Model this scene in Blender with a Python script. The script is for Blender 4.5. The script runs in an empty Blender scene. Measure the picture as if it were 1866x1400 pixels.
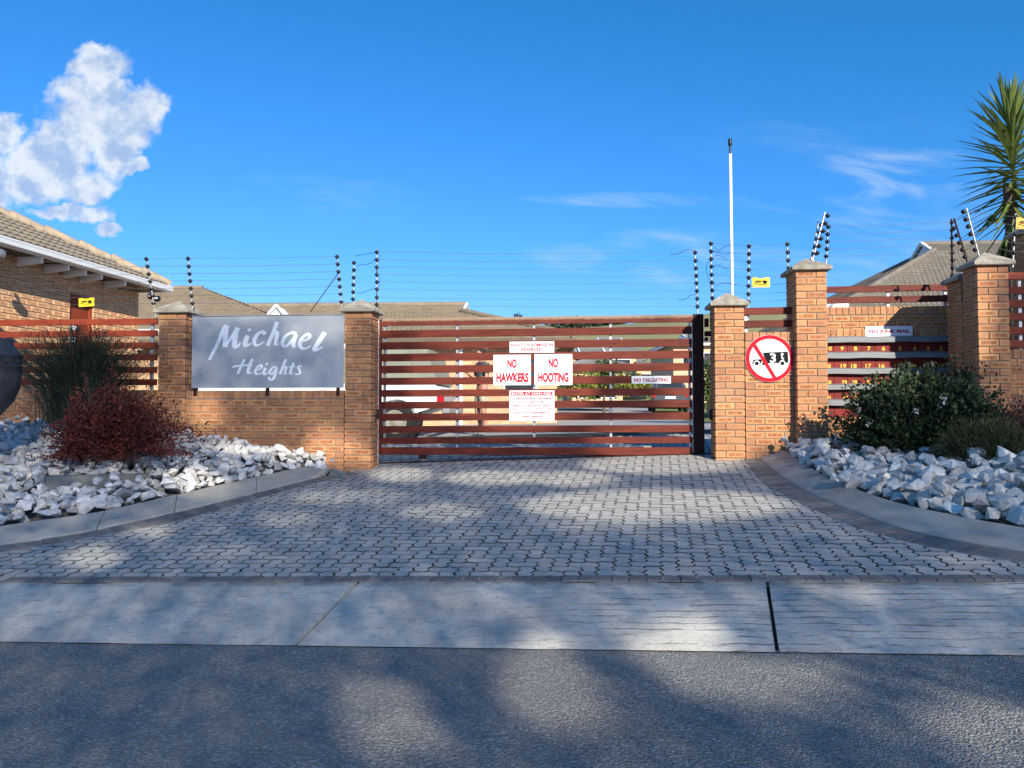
import bpy, bmesh, math, random
from mathutils import Vector, Matrix
from mathutils import noise as MN
R = random.Random(11)
SC = bpy.context.scene
COL = SC.collection

# ------------------------------------------------------------------ camera
FPX, CX, CY, HC = 1400.0, 933.0, 700.0, 1.33
PITCH = math.atan(48 / FPX)
cam = bpy.data.objects.new('camera', bpy.data.cameras.new('camera'))
COL.objects.link(cam)
cam.data.sensor_width = 36
cam.data.lens = FPX / 1866 * 36
cam.data.clip_start, cam.data.clip_end = 0.05, 3000
cam.location = (0, 0, HC)
cam.rotation_euler = (math.pi / 2 + PITCH, 0, 0)
SC.camera = cam

# ------------------------------------------------------------------ light
SUN = Vector((0.403, -1.043, 0.53)).normalized()
SUN_EL = math.asin(SUN.z)
SUN_ROT = math.atan2(SUN.x, SUN.y)
sun = bpy.data.objects.new('sun', bpy.data.lights.new('sun', 'SUN'))
COL.objects.link(sun)
sun.data.energy = 4.7
sun.data.angle = math.radians(0.55)
sun.data.color = (1.0, 0.94, 0.82)
sun.rotation_euler = SUN.to_track_quat('Z', 'Y').to_euler()
SC.view_settings.view_transform = 'Standard'
SC.view_settings.look = 'None'
SC.view_settings.gamma = 1
SC.view_settings.use_curve_mapping = False
SC.view_settings.exposure = 0.75
SKY_STRENGTH = 0.115

class NT:
    """small helper for building node trees"""
    def __init__(s, tree):
        s.t = tree
    def n(s, typ, **kw):
        nd = s.t.nodes.new(typ)
        for k, v in kw.items():
            setattr(nd, k, v)
        return nd
    def put(s, sock, v):
        if hasattr(v, 'links') or hasattr(v, 'is_linked'):
            s.t.links.new(v, sock)
        elif v is not None:
            if isinstance(v, (tuple, list)) and len(v) == 3 and sock.type == 'RGBA':
                v = (*v, 1)
            sock.default_value = v
    def m(s, op, a, b=None, c=None, clamp=False):
        nd = s.n('ShaderNodeMath', operation=op, use_clamp=clamp)
        for i, v in enumerate((a, b, c)):
            if v is not None:
                s.put(nd.inputs[i], v)
        return nd.outputs[0]
    def vm(s, op, a, b=None):
        nd = s.n('ShaderNodeVectorMath', operation=op)
        s.put(nd.inputs[0], a)
        if b is not None:
            s.put(nd.inputs[1], b)
        return nd.outputs[0]
    def sm(s, v, lo, hi, a=0.0, b=1.0):
        nd = s.n('ShaderNodeMapRange', interpolation_type='SMOOTHSTEP')
        for i, q in enumerate((v, lo, hi, a, b)):
            s.put(nd.inputs[i], q)
        return nd.outputs[0]
    def mix(s, f, a, b, mode='MIX'):
        nd = s.n('ShaderNodeMix', data_type='RGBA', blend_type=mode)
        s.put(nd.inputs[0], f); s.put(nd.inputs[6], a); s.put(nd.inputs[7], b)
        return nd.outputs[2]
    def noise(s, vec, scale, detail=3, rough=0.55, w=None, dist=0):
        nd = s.n('ShaderNodeTexNoise')
        if w is not None:
            nd.noise_dimensions = '4D'
            s.put(nd.inputs['W'], w)
        s.put(nd.inputs['Vector'], vec)
        nd.inputs['Scale'].default_value = scale
        nd.inputs['Detail'].default_value = detail
        nd.inputs['Roughness'].default_value = rough
        nd.inputs['Distortion'].default_value = dist
        return nd.outputs[0]
    def xyz(s, v):
        nd = s.n('ShaderNodeSeparateXYZ'); s.put(nd.inputs[0], v)
        return nd.outputs
    def comb(s, x, y, z):
        nd = s.n('ShaderNodeCombineXYZ')
        for i, v in enumerate((x, y, z)):
            s.put(nd.inputs[i], v)
        return nd.outputs[0]

def build_world():
    w = bpy.data.worlds.new('World'); SC.world = w; w.use_nodes = True
    t = w.node_tree; t.nodes.clear(); g = NT(t)
    sky = g.n('ShaderNodeTexSky', sky_type='NISHITA')
    sky.sun_disc = False
    sky.sun_elevation = SUN_EL; sky.sun_rotation = SUN_ROT
    sky.altitude = 0; sky.air_density = 1.0; sky.dust_density = 0.35; sky.ozone_density = 2.2
    sr, sg_, sb = g.xyz(sky.outputs[0])
    base = g.comb(g.m('MULTIPLY', g.m('POWER', sr, 1.55), 0.125), g.m('MULTIPLY', g.m('POWER', sg_, 0.90), 0.66), g.m('MULTIPLY', sb, 1.0))
    d = g.n('ShaderNodeTexCoord').outputs['Generated']
    x, y, z = g.xyz(d)
    yy = g.m('MAXIMUM', y, 0.05)
    a = g.m('DIVIDE', x, yy); b = g.m('DIVIDE', z, yy)
    front = g.sm(y, 0.1, 0.3)
    p = g.comb(a, b, 0)
    # --- cumulus: union of soft ellipses whose edge is torn by noise
    wob = g.noise(p, 17.0, 8, 0.62)
    wob2 = g.noise(p, 48.0, 6, 0.62)
    wa = g.noise(p, 13.0, 6, 0.6); wb = g.noise(g.vm('ADD', p, (3.7, 1.9, 0)), 13.0, 6, 0.6)
    a0_, b0_ = a, b
    a = g.m('ADD', a, g.m('MULTIPLY', g.m('SUBTRACT', wa, 0.5), 0.085)); b = g.m('ADD', b, g.m('MULTIPLY', g.m('SUBTRACT', wb, 0.5), 0.085))
    dens = None
    for (px, py, rx, ry) in ((165, 112, 52, 42), (150, 190, 82, 58), (250, 190, 46, 44), (112, 250, 62, 60), (195, 262, 58, 58),
                             (246, 298, 30, 18), (200, 225, 70, 50), (90, 290, 70, 50), (60, 318, 70, 42), (5, 238, 42, 42), (150, 335, 60, 30), (115, 378, 72, 16), (160, 392, 40, 16), (192, 418, 26, 14), (-40, 330, 80, 60)):
        ca, cb = (px - CX) / FPX, (747 - py) / FPX
        ea = g.m('DIVIDE', g.m('SUBTRACT', a, ca), rx / FPX)
        eb = g.m('DIVIDE', g.m('SUBTRACT', b, cb), ry / FPX)
        q = g.m('SUBTRACT', 1.0, g.m('ADD', g.m('MULTIPLY', ea, ea), g.m('MULTIPLY', eb, eb)))
        dens = q if dens is None else g.m('SMOOTH_MAX', dens, q, 0.25)
    dens = g.m('ADD', g.m('ADD', dens, 0.22), g.m('MULTIPLY', g.m('SUBTRACT', wob, 0.5), 1.9))
    dens = g.m('ADD', dens, g.m('MULTIPLY', g.m('SUBTRACT', wob2, 0.5), 1.25))
    alpha = g.sm(dens, -0.2, 0.85)
    # billow shading from the slope of the noise toward the sun side
    ps = g.vm('ADD', p, (0.012, 0.02, 0))
    rel = g.m('SUBTRACT', g.noise(p, 20.0, 6, 0.58), g.noise(ps, 20.0, 6, 0.58))
    lit = g.sm(rel, -0.16, 0.14)
    thick = g.sm(dens, 0.5, 1.7)
    lit = g.m('MULTIPLY', lit, g.m('SUBTRACT', 1.0, g.m('MULTIPLY', thick, 0.35)))
    cc = g.mix(lit, (2.1, 2.9, 4.3), (4.6, 4.85, 5.1))
    alpha = g.m('MULTIPLY', g.m('MULTIPLY', alpha, 0.93), front)
    col = g.mix(alpha, base, cc)
    a, b = a0_, b0_
    # --- cirrus
    rot = g.n('ShaderNodeVectorRotate', rotation_type='Z_AXIS'); g.put(rot.inputs['Vector'], p); rot.inputs['Angle'].default_value = 0.12
    st = g.vm('MULTIPLY', rot.outputs[0], (1.0, 4.5, 1))
    c1 = g.noise(st, 5.0, 6, 0.6, dist=0.5)
    ci = g.sm(c1, 0.42, 0.8)
    mask = None
    for (px, py, rx, ry, k) in ((1640, 320, 190, 70, 0.95), (1120, 362, 200, 18, 0.8), (1250, 470, 330, 60, 0.85), (1560, 400, 300, 90, 0.5), (1640, 480, 260, 60, 0.5), (1500, 250, 300, 60, 0.15), (560, 360, 240, 60, 0.18)):
        ca, cb = (px - CX) / FPX, (747 - py) / FPX
        ea = g.m('DIVIDE', g.m('SUBTRACT', a, ca), rx / FPX)
        eb = g.m('DIVIDE', g.m('SUBTRACT', b, cb), ry / FPX)
        q = g.m('SUBTRACT', 1.0, g.m('ADD', g.m('MULTIPLY', ea, ea), g.m('MULTIPLY', eb, eb)), clamp=True)
        q = g.m('MULTIPLY', q, k)
        mask = q if mask is None else g.m('MAXIMUM', mask, q)
    ci = g.m('MULTIPLY', g.m('MULTIPLY', ci, mask), front)
    col = g.mix(ci, col, (3.4, 4.2, 5.1))
    bg = g.n('ShaderNodeBackground'); g.put(bg.inputs[0], col); bg.inputs[1].default_value = SKY_STRENGTH
    out = g.n('ShaderNodeOutputWorld'); t.links.new(bg.outputs[0], out.inputs[0])
build_world()

# ------------------------------------------------------------------ geometry of the place
FWD = Vector((0, math.cos(PITCH), math.sin(PITCH))); UPV = Vector((0, -math.sin(PITCH), math.cos(PITCH)))
CAM = Vector((0, 0, HC))
def ray(px, py):
    return Vector((1, 0, 0)) * ((px - CX) / FPX) + UPV * ((CY - py) / FPX) + FWD
def at(px, py, Y):
    d = ray(px, py); return CAM + d * (Y / d.y)
TH = math.atan2(0.44, 4.634)
O = Vector((-1.9595, 9.9, 0)); WT = Vector((math.cos(TH), -math.sin(TH), 0)); WN = Vector((math.sin(TH), math.cos(TH), 0))
WALLM = Matrix.Translation(O) @ Matrix.Rotation(-TH, 4, 'Z')
IDM = Matrix.Identity(4)
def wl(px, py, d):
    """pixel -> (s, z) on the plane d behind the line of the gate wall"""
    r = ray(px, py); k = (d - (CAM - O).dot(WN)) / r.dot(WN); P = CAM + r * k
    return (P - O).dot(WT), P.z
def W(s, d, z):
    return O + WT * s + WN * d + Vector((0, 0, z))
DN = Vector((-0.04333287, -0.08884437, 1.0)); DA = Vector((0, 5.05, 0.21618))
def dz(x, y):
    return DA.z + 0.04333287 * x + 0.08884437 * (y - 5.05)
def drive(px, py, h=0.0):
    r = ray(px, py); k = ((DA + Vector((0, 0, h)) - CAM).dot(DN)) / r.dot(DN)
    return CAM + r * k
def gz(x, y):
    x = max(-14, min(14, x))
    if y <= 10.8:
        return dz(x, y)
    f = max(0.0, 1 - (y - 10.8) / 22)
    y0 = dz(0, 10.8)
    t = min(y - 10.8, 4.0)
    return y0 + 0.0433 * x * f + 0.04 * t + 0.0155 * max(0.0, y - 14.8)
# street (asphalt) plane
_L = at(0, 1170.5, 4.72); _R = at(1866, 1196, 3.94)
_a = (_R - _L); _bk = Vector((-_a.y, _a.x, 0)).normalized() * -1
_rn = _a.cross(_bk + Vector((0, 0, 0.025))).normalized()
if _rn.z < 0: _rn.negate()
def rz(x, y):
    return _L.z - (_rn.x * (x - _L.x) + _rn.y * (y - _L.y)) / _rn.z
def road(px, py):
    r = ray(px, py); k = ((_L - CAM).dot(_rn)) / r.dot(_rn); return CAM + r * k

# ------------------------------------------------------------------ mesh helpers
class MB:
    def __init__(s):
        s.v = []; s.f = []; s.m = []; s.sm = []
    def add(s, vs, fs, mi=0, smooth=False):
        o = len(s.v); s.v += [Vector(q) for q in vs]
        for f in fs:
            s.f.append([o + i for i in f]); s.m.append(mi); s.sm.append(smooth)
    def quad(s, a, b, c, d, mi=0): s.add((a, b, c, d), ((0, 1, 2, 3),), mi)
    def poly(s, pts, mi=0): s.add(pts, (tuple(range(len(pts))),), mi)
    def box(s, x0, x1, y0, y1, z0, z1, mi=0, M=None):
        vs = [Vector((x, y, z)) for z in (z0, z1) for y in (y0, y1) for x in (x0, x1)]
        if M is not None: vs = [M @ q for q in vs]
        s.add(vs, ((0, 2, 3, 1), (4, 5, 7, 6), (0, 1, 5, 4), (2, 6, 7, 3), (0, 4, 6, 2), (1, 3, 7, 5)), mi)
    def chbox(s, x0, x1, y0, y1, z0, z1, c=0.004, mi=0, M=None):
        cx, cy, cz = (x0 + x1) / 2, (y0 + y1) / 2, (z0 + z1) / 2
        hx, hy, hz = (x1 - x0) / 2, (y1 - y0) / 2, (z1 - z0) / 2
        c = min(c, hx * .9, hy * .9, hz * .9)
        vs = []; idx = {}
        for sx in (-1, 1):
            for sy in (-1, 1):
                for sz in (-1, 1):
                    for ax in range(3):
                        h = [hx - c, hy - c, hz - c]; h[ax] += c
                        idx[sx, sy, sz, ax] = len(vs)
                        q = Vector((cx + sx * h[0], cy + sy * h[1], cz + sz * h[2]))
                        vs.append(M @ q if M is not None else q)
        fs = []
        I = idx
        for sg in (-1, 1):
            for ax in range(3):
                o1, o2 = [k for k in range(3) if k != ax]
                loop = []
                for (p, q) in ((-1, -1), (1, -1), (1, 1), (-1, 1)):
                    k = [0, 0, 0]; k[ax] = sg; k[o1] = p; k[o2] = q
                    loop.append(I[k[0], k[1], k[2], ax])
                flip = (sg < 0) ^ (ax == 1)
                fs.append(loop[::-1] if flip else loop)
        for ax in range(3):
            o1, o2 = [k for k in range(3) if k != ax]
            for p in (-1, 1):
                for q in (-1, 1):
                    k0 = [0, 0, 0]; k0[o1] = p; k0[o2] = q
                    ka = k0[:]; ka[ax] = -1; kb = k0[:]; kb[ax] = 1
                    fs.append([I[(*ka, o1)], I[(*kb, o1)], I[(*kb, o2)], I[(*ka, o2)]])
        for sx in (-1, 1):
            for sy in (-1, 1):
                for sz in (-1, 1):
                    fs.append([I[sx, sy, sz, 0], I[sx, sy, sz, 1], I[sx, sy, sz, 2]])
        s.add(vs, fs, mi)
    def tube(s, pts, r, n=8, mi=0, cap=True, r2=None):
        pts = [Vector(p) for p in pts]; rings = []
        up = Vector((0.31, 0.17, 0.93))
        m = len(pts)
        for i, p in enumerate(pts):
            t = (pts[min(i + 1, m - 1)] - pts[max(i - 1, 0)]).normalized()
            u = t.cross(up)
            if u.length < 1e-3: u = t.cross(Vector((1, 0, 0)))
            u.normalize(); v = t.cross(u)
            rr = r if r2 is None else r + (r2 - r) * i / max(1, m - 1)
            rings.append([p + (u * math.cos(2 * math.pi * k / n) + v * math.sin(2 * math.pi * k / n)) * rr for k in range(n)])
        vs = [q for g in rings for q in g]; fs = []
        for i in range(m - 1):
            for k in range(n):
                a, b = i * n + k, i * n + (k + 1) % n
                fs.append((a, b, b + n, a + n))
        s.add(vs, fs, mi, True)
        if cap:
            s.add(rings[0], (tuple(range(n)),), mi); s.add(rings[-1], (tuple(range(n))[::-1],), mi)
    def lathe(s, prof, n=16, c=(0, 0, 0), mi=0, M=None, smooth=True):
        vs = []
        for (r, z) in prof:
            for k in range(n):
                a = 2 * math.pi * k / n
                q = Vector((c[0] + r * math.cos(a), c[1] + r * math.sin(a), c[2] + z))
                vs.append(M @ q if M is not None else q)
        fs = []
        for i in range(len(prof) - 1):
            for k in range(n):
                a, b = i * n + k, i * n + (k + 1) % n
                fs.append((a, b, b + n, a + n))
        s.add(vs, fs, mi, smooth)
    def mesh(s, name, mats, off=None):
        me = bpy.data.meshes.new(name)
        vs = s.v if off is None else [q - off for q in s.v]
        me.from_pydata([tuple(q) for q in vs], [], s.f)
        if not isinstance(mats, (list, tuple)): mats = [mats]
        for q in mats: me.materials.append(q)
        me.polygons.foreach_set('material_index', s.m)
        me.polygons.foreach_set('use_smooth', s.sm)
        me.update()
        return me

def tag(o, label=None, cat=None, group=None, kind=None):
    if label: o['label'] = label
    if cat: o['category'] = cat
    if group: o['group'] = group
    if kind: o['kind'] = kind
    return o
ORI = {}
def thing(name, label, cat, o=(0, 0, 0), frame=WALLM, group=None):
    e = bpy.data.objects.new(name, None); COL.objects.link(e)
    e.empty_display_size = 0.1
    e.matrix_world = frame @ Matrix.Translation(Vector(o))
    ORI[e.name] = Vector(o)
    return tag(e, label, cat, group)
def part(root, name, mb, mats, label=None, kind=None, sub=None):
    """mesh part; mb is in the frame of the thing's root (before the root offset)"""
    off = ORI[root.name]
    me = mb.mesh(name, mats, off) if isinstance(mb, MB) else mb
    o = bpy.data.objects.new(name, me); COL.objects.link(o)
    o.parent = sub if sub is not None else root
    if label: o['label'] = label
    if kind: o['kind'] = kind
    return o
def inst(root, name, me, loc, rot=(0, 0, 0), scale=(1, 1, 1), sub=None):
    o = bpy.data.objects.new(name, me); COL.objects.link(o)
    o.parent = sub if sub is not None else root
    o.location = Vector(loc) - (ORI[root.name] if root.name in ORI else Vector())
    o.rotation_euler = rot; o.scale = scale
    return o
def single(name, mb, mats, label=None, cat=None, group=None, kind=None, frame=IDM, o=(0, 0, 0)):
    me = mb.mesh(name, mats, Vector(o))
    ob = bpy.data.objects.new(name, me); COL.objects.link(ob)
    ob.matrix_world = frame @ Matrix.Translation(Vector(o))
    ORI[ob.name] = Vector(o)
    return tag(ob, label, cat, group, kind)
def interp(tab, x):
    if x <= tab[0][0]:
        (x0, y0), (x1, y1) = tab[0], tab[1]
    elif x >= tab[-1][0]:
        (x0, y0), (x1, y1) = tab[-2], tab[-1]
    else:
        for i in range(len(tab) - 1):
            if tab[i][0] <= x <= tab[i + 1][0]:
                (x0, y0), (x1, y1) = tab[i], tab[i + 1]; break
    return y0 + (y1 - y0) * (x - x0) / (x1 - x0)
def smooth_line(pts, n=6):
    out = []
    P = [pts[0]] + list(pts) + [pts[-1]]
    for i in range(1, len(P) - 2):
        for k in range(n):
            t = k / n
            a, b, c, d = P[i - 1], P[i], P[i + 1], P[i + 2]
            out.append(0.5 * ((2 * b) + (c - a) * t + (2 * a - 5 * b + 4 * c - d) * t * t + (3 * b - a - 3 * c + d) * t * t * t))
    out.append(P[-2]); return out
def resample(pts, step):
    out = [pts[0]]; acc = 0
    for a, b in zip(pts, pts[1:]):
        L = (b - a).length; p = step - acc
        while p <= L:
            out.append(a.lerp(b, p / L)); p += step
        acc = (acc + L) % step
    return out

# ------------------------------------------------------------------ materials
def newmat(name):
    m = bpy.data.materials.new(name); m.use_nodes = True
    t = m.node_tree; t.nodes.clear(); g = NT(t)
    b = g.n('ShaderNodeBsdfPrincipled'); o = g.n('ShaderNodeOutputMaterial'); t.links.new(b.outputs[0], o.inputs[0])
    return m, g, b
def bump(g, b, h, strength=0.3, dist=0.01):
    nd = g.n('ShaderNodeBump'); nd.inputs['Strength'].default_value = strength; nd.inputs['Distance'].default_value = dist
    g.put(nd.inputs['Height'], h); g.t.links.new(nd.outputs[0], b.inputs['Normal'])
def mat(name, c1, c2=None, scale=8, rough=0.7, bscale=None, bstr=0.25, bdist=0.004, metal=0.0, rand=0.0, stretch=(1, 1, 1), spec=0.4, speck=None, trans=0.0, grime=0.0):
    m, g, b = newmat(name)
    co = g.n('ShaderNodeTexCoord').outputs['Object']
    v = g.vm('MULTIPLY', co, stretch)
    c2 = c2 or tuple(q * 0.8 for q in c1)
    n1 = g.noise(v, scale, 4, 0.6)
    c = g.mix(g.sm(n1, 0.3, 0.7), c1, c2)
    if grime:
        n2 = g.noise(co, scale * 0.23, 3, 0.6)
        c = g.mix(g.m('MULTIPLY', g.sm(n2, 0.45, 0.75), grime), c, tuple(q * 0.45 for q in c1))
    if speck:
        n3 = g.noise(co, speck[0], 2, 0.5)
        c = g.mix(g.m('MULTIPLY', g.sm(n3, 0.55, 0.72), speck[2]), c, speck[1])
    if rand:
        oi = g.n('ShaderNodeObjectInfo')
        ge = g.n('ShaderNodeNewGeometry')
        rv_ = g.m('FRACT', g.m('ADD', oi.outputs['Random'], ge.outputs['Random Per Island']))
        k = g.m('MULTIPLY_ADD', rv_, rand * 2, 1 - rand)
        c = g.mix(1.0, c, g.comb(k, k, k), 'MULTIPLY')
    g.put(b.inputs['Base Color'], c)
    b.inputs['Roughness'].default_value = rough; b.inputs['Metallic'].default_value = metal
    b.inputs['Specular IOR Level'].default_value = spec
    if trans:
        b.inputs['Transmission Weight'].default_value = trans
    if bscale:
        bump(g, b, g.noise(v, bscale, 4, 0.65), bstr, bdist)
    return m
def brickmat(name, tan, pink, flash, amount, dusty=0.0):
    m, g, b = newmat(name)
    tc = g.n('ShaderNodeTexCoord'); oi = g.n('ShaderNodeObjectInfo')
    x, y, z = g.xyz(tc.outputs['Generated'])
    r = oi.outputs['Random']
    w = g.m('MULTIPLY', r, 40.0)
    r2 = g.m('FRACT', g.m('MULTIPLY', r, 17.31)); r3 = g.m('FRACT', g.m('MULTIPLY', r, 57.77))
    n0 = g.noise(tc.outputs['Object'], 14, 4, 0.6, w=w)
    base = g.mix(r2, tan, pink)
    base = g.mix(g.sm(n0, 0.3, 0.75, 0, 0.55), base, tuple(q * 0.72 for q in pink))
    ax = g.m('ABSOLUTE', g.m('SUBTRACT', x, 0.5)); az = g.m('ABSOLUTE', g.m('SUBTRACT', z, 0.5))
    n1 = g.noise(g.comb(g.m('MULTIPLY', x, 5.0), 0, g.m('MULTIPLY', z, 2.2)), 1.0, 4, 0.65, w=w)
    jit = g.m('MULTIPLY', g.m('SUBTRACT', n1, 0.5), 0.35)
    mx = g.sm(g.m('ADD', ax, jit), 0.33, 0.42, 1, 0); mz = g.sm(g.m('ADD', az, jit), 0.16, 0.33, 1, 0)
    st = g.sm(r3, 0.02, 0.5)
    br = g.sm(g.noise(g.comb(g.m('MULTIPLY', x, 6.0), 0, z), 1.0, 3, 0.6, w=g.m('ADD', w, 9.0)), 0.30, 0.62, 0.3, 1.0)
    f = g.m('MULTIPLY', g.m('MULTIPLY', g.m('MULTIPLY', mx, mz), g.m('MULTIPLY', st, amount)), br)
    c = g.mix(f, base, flash)
    po = g.n('ShaderNodeNewGeometry').outputs['Position']
    k = g.m('MULTIPLY_ADD', r3, 0.30, 0.84)
    c = g.mix(1.0, c, g.comb(k, k, k), 'MULTIPLY')
    c = g.mix(g.sm(g.noise(po, 1.7, 4, 0.6), 0.55, 0.8, 0, 0.22), c, (0.46, 0.36, 0.25))
    c = g.mix(g.sm(g.noise(g.vm('MULTIPLY', po, (7, 7, 1.1)), 1.0, 4, 0.6), 0.58, 0.8, 0, 0.4), c, (0.20, 0.14, 0.09))
    g.put(b.inputs['Base Color'], c)
    b.inputs['Roughness'].default_value = 0.85; b.inputs['Specular IOR Level'].default_value = 0.25
    h = g.noise(tc.outputs['Object'], 90, 3, 0.7, w=w)
    bump(g, b, h, 0.35, 0.004)
    return m
M = {}
M['brick'] = brickmat('brick_flash', (0.575, 0.300, 0.120), (0.49, 0.222, 0.108), (0.27, 0.098, 0.042), 1.0)
M['brick_plain'] = brickmat('brick_plain', (0.575, 0.300, 0.125), (0.42, 0.19, 0.10), (0.31, 0.12, 0.06), 0.4)
M['brick_house'] = brickmat('brick_house', (0.74, 0.47, 0.25), (0.68, 0.39, 0.20), (0.42, 0.16, 0.07), 0.9)
M['mortar'] = mat('mortar', (0.27, 0.22, 0.17), (0.19, 0.155, 0.12), 20, 0.95, 120, 0.4)
M['gutter_brown'] = mat('brown_gutter', (0.13, 0.095, 0.065), None, 5, .6)
M['mortar_house'] = mat('house_mortar', (0.34, 0.25, 0.17), (0.26, 0.19, 0.13), 20, 0.95, 120, 0.4)
M['cap'] = mat('cap_concrete', (0.40, 0.36, 0.28), (0.22, 0.19, 0.145), 9, 0.9, 120, 0.4, speck=(60, (0.13, 0.11, 0.085), 0.55), grime=0.5)
M['kerb'] = mat('kerb_concrete', (0.44, 0.408, 0.345), (0.35, 0.325, 0.275), 3, 0.9, 160, 0.35, speck=(90, (0.16, 0.15, 0.13), 0.5), grime=0.25)
M['block'] = mat('block_concrete', (0.24, 0.235, 0.20), (0.18, 0.175, 0.15), 6, 0.9, 120, 0.3, grime=0.3)
M['joint'] = mat('joint_sand', (0.022, 0.022, 0.018), (0.013, 0.014, 0.010), 30, 1.0, 80, 0.5)
M['joint_dirt'] = mat('joint_dirt', (0.055, 0.052, 0.044), (0.03, 0.03, 0.025), 30, 1.0)
M['soil'] = mat('soil', (0.20, 0.185, 0.16), (0.10, 0.09, 0.075), 18, 1.0, 60, 0.6, 0.02)
M['paver'] = mat('paver_concrete', (0.44, 0.415, 0.37), (0.375, 0.355, 0.32), 12, 0.85, 200, 0.35, 0.003, rand=0.10, speck=(140, (0.25, 0.235, 0.21), 0.4), grime=0.12)
M['paver_dark'] = mat('paver_dark', (0.20, 0.185, 0.165), (0.15, 0.14, 0.128), 12, 0.85, 200, 0.35, 0.003, rand=0.22, speck=(140, (0.2, 0.195, 0.19), 0.35))
def stonemat():
    m, g, b = newmat('white_rock')
    co = g.n('ShaderNodeTexCoord').outputs['Object']; oi = g.n('ShaderNodeObjectInfo'); ge = g.n('ShaderNodeNewGeometry')
    po = ge.outputs['Position']
    r = g.m('FRACT', g.m('ADD', oi.outputs['Random'], ge.outputs['Random Per Island'])); r2 = g.m('FRACT', g.m('MULTIPLY', r, 23.7)); r3 = g.m('FRACT', g.m('MULTIPLY', r, 71.3))
    n0 = g.noise(po, 13, 5, 0.65, dist=.6); n1 = g.noise(po, 34, 4, 0.65); n2 = g.noise(po, 4.0, 3, 0.6)
    c = g.mix(g.sm(n0, .3, .7), (0.84, 0.80, 0.73), (0.62, 0.595, 0.545))
    c = g.mix(g.sm(r2, .72, .95, 0, .75), c, (0.34, 0.345, 0.345))
    c = g.mix(g.m('MULTIPLY', g.sm(n1, .48, .72), g.sm(r3, .35, .9, .15, .75)), c, (0.46, 0.36, 0.235))
    c = g.mix(g.sm(n2, .55, .8, 0, .45), c, (0.36, 0.335, 0.29))
    k = g.m('MULTIPLY_ADD', r, .34, .78)
    c = g.mix(1.0, c, g.comb(k, k, k), 'MULTIPLY')
    g.put(b.inputs['Base Color'], c); b.inputs['Roughness'].default_value = .8; b.inputs['Specular IOR Level'].default_value = .3
    bump(g, b, g.m('ADD', n0, g.m('MULTIPLY', n1, .6)), .8, .03)
    return m
M['stone'] = stonemat()
M['galv'] = mat('galvanised', (0.50, 0.50, 0.49), (0.38, 0.38, 0.37), 20, 0.45, metal=0.6)
M['black'] = mat('black_plastic', (0.012, 0.012, 0.014), None, 10, 0.4)
M['blackm'] = mat('black_metal', (0.026, 0.010, 0.009), (0.040, 0.013, 0.009), 6, 0.7, spec=.2)
M['wire'] = mat('wire', (0.16, 0.17, 0.18), None, 10, 0.5, metal=0.4)
M['white'] = mat('white_paint', (0.86, 0.86, 0.84), (0.80, 0.80, 0.78), 4, 0.5)
M['signw'] = mat('sign_white', (0.80, 0.80, 0.79), (0.75, 0.75, 0.745), 3, 0.4)
M['red'] = mat('sign_red', (0.56, 0.006, 0.018), None, 3, 0.6, spec=.15)
M['red_txt'] = mat('sign_red_ink', (0.50, 0.008, 0.025), None, 3, 0.6, spec=.15)
M['pink_txt'] = mat('sign_faded_ink', (0.42, 0.02, 0.04), None, 3, 0.5)
M['maroon_txt'] = mat('sign_maroon_ink', (0.36, 0.03, 0.06), None, 3, 0.5)
M['ink'] = mat('sign_black_ink', (0.010, 0.012, 0.014), None, 3, 0.7, spec=.1)
M['yellow'] = mat('sign_yellow', (0.80, 0.60, 0.02), (0.72, 0.52, 0.02), 6, 0.5)
M['orange'] = mat('sign_orange', (0.78, 0.36, 0.01), (0.7, 0.3, 0.01), 6, 0.5)
M['num'] = mat('number_yellow', (0.80, 0.55, 0.04), None, 3, 0.5)
M['glass'] = mat('window_glass', (0.03, 0.035, 0.04), None, 3, 0.08, spec=0.7)
M['leafgum'] = mat('gum_leaf', (0.06, 0.09, 0.035), (0.04, 0.06, 0.025), 5, 0.6)
M['bark'] = mat('bark', (0.16, 0.12, 0.09), (0.09, 0.07, 0.05), 12, 0.95, 40, 0.6, 0.02, stretch=(1, 1, 0.2))
def wood(name, c1, c2, weather=0.0):
    m, g, b = newmat(name)
    co = g.n('ShaderNodeTexCoord').outputs['Object']; oi = g.n('ShaderNodeObjectInfo')
    v = g.vm('ADD', g.vm('MULTIPLY', co, (1.1, 20, 22)), g.comb(g.m('MULTIPLY', oi.outputs['Random'], 30), 0, 0))
    n1 = g.noise(v, 2.2, 5, 0.65, dist=0.4); n2 = g.noise(co, 2.3, 3, 0.6, w=oi.outputs['Random'])
    c = g.mix(g.sm(n1, 0.32, 0.7), c1, c2)
    c = g.mix(g.sm(n2, 0.42, 0.75, 0, 0.35), c, tuple(q * 1.5 for q in c1))
    k = g.m('MULTIPLY_ADD', oi.outputs['Random'], 0.3, 0.85)
    c = g.mix(1.0, c, g.comb(k, k, k), 'MULTIPLY')
    if weather:
        z = g.xyz(g.n('ShaderNodeTexCoord').outputs['Generated'])[2]
        n3 = g.noise(g.vm('MULTIPLY', co, (3, 1, 20)), 4, 4, 0.6)
        f = g.sm(g.m('ADD', z, g.m('MULTIPLY', g.m('SUBTRACT', n3, 0.5), 0.6)), 0.45, 0.8, 0, weather)
        c = g.mix(f, c, (0.30, 0.22, 0.15))
    g.put(b.inputs['Base Color'], c); b.inputs['Roughness'].default_value = 0.6; b.inputs['Specular IOR Level'].default_value = 0.2
    bump(g, b, n1, 0.35, 0.003)
    return m
M['wood'] = wood('stained_board', (0.145, 0.026, 0.0125), (0.075, 0.0135, 0.008))
M['wood_top'] = wood('weathered_board', (0.165, 0.036, 0.018), (0.10, 0.02, 0.012), 0.85)
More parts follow.
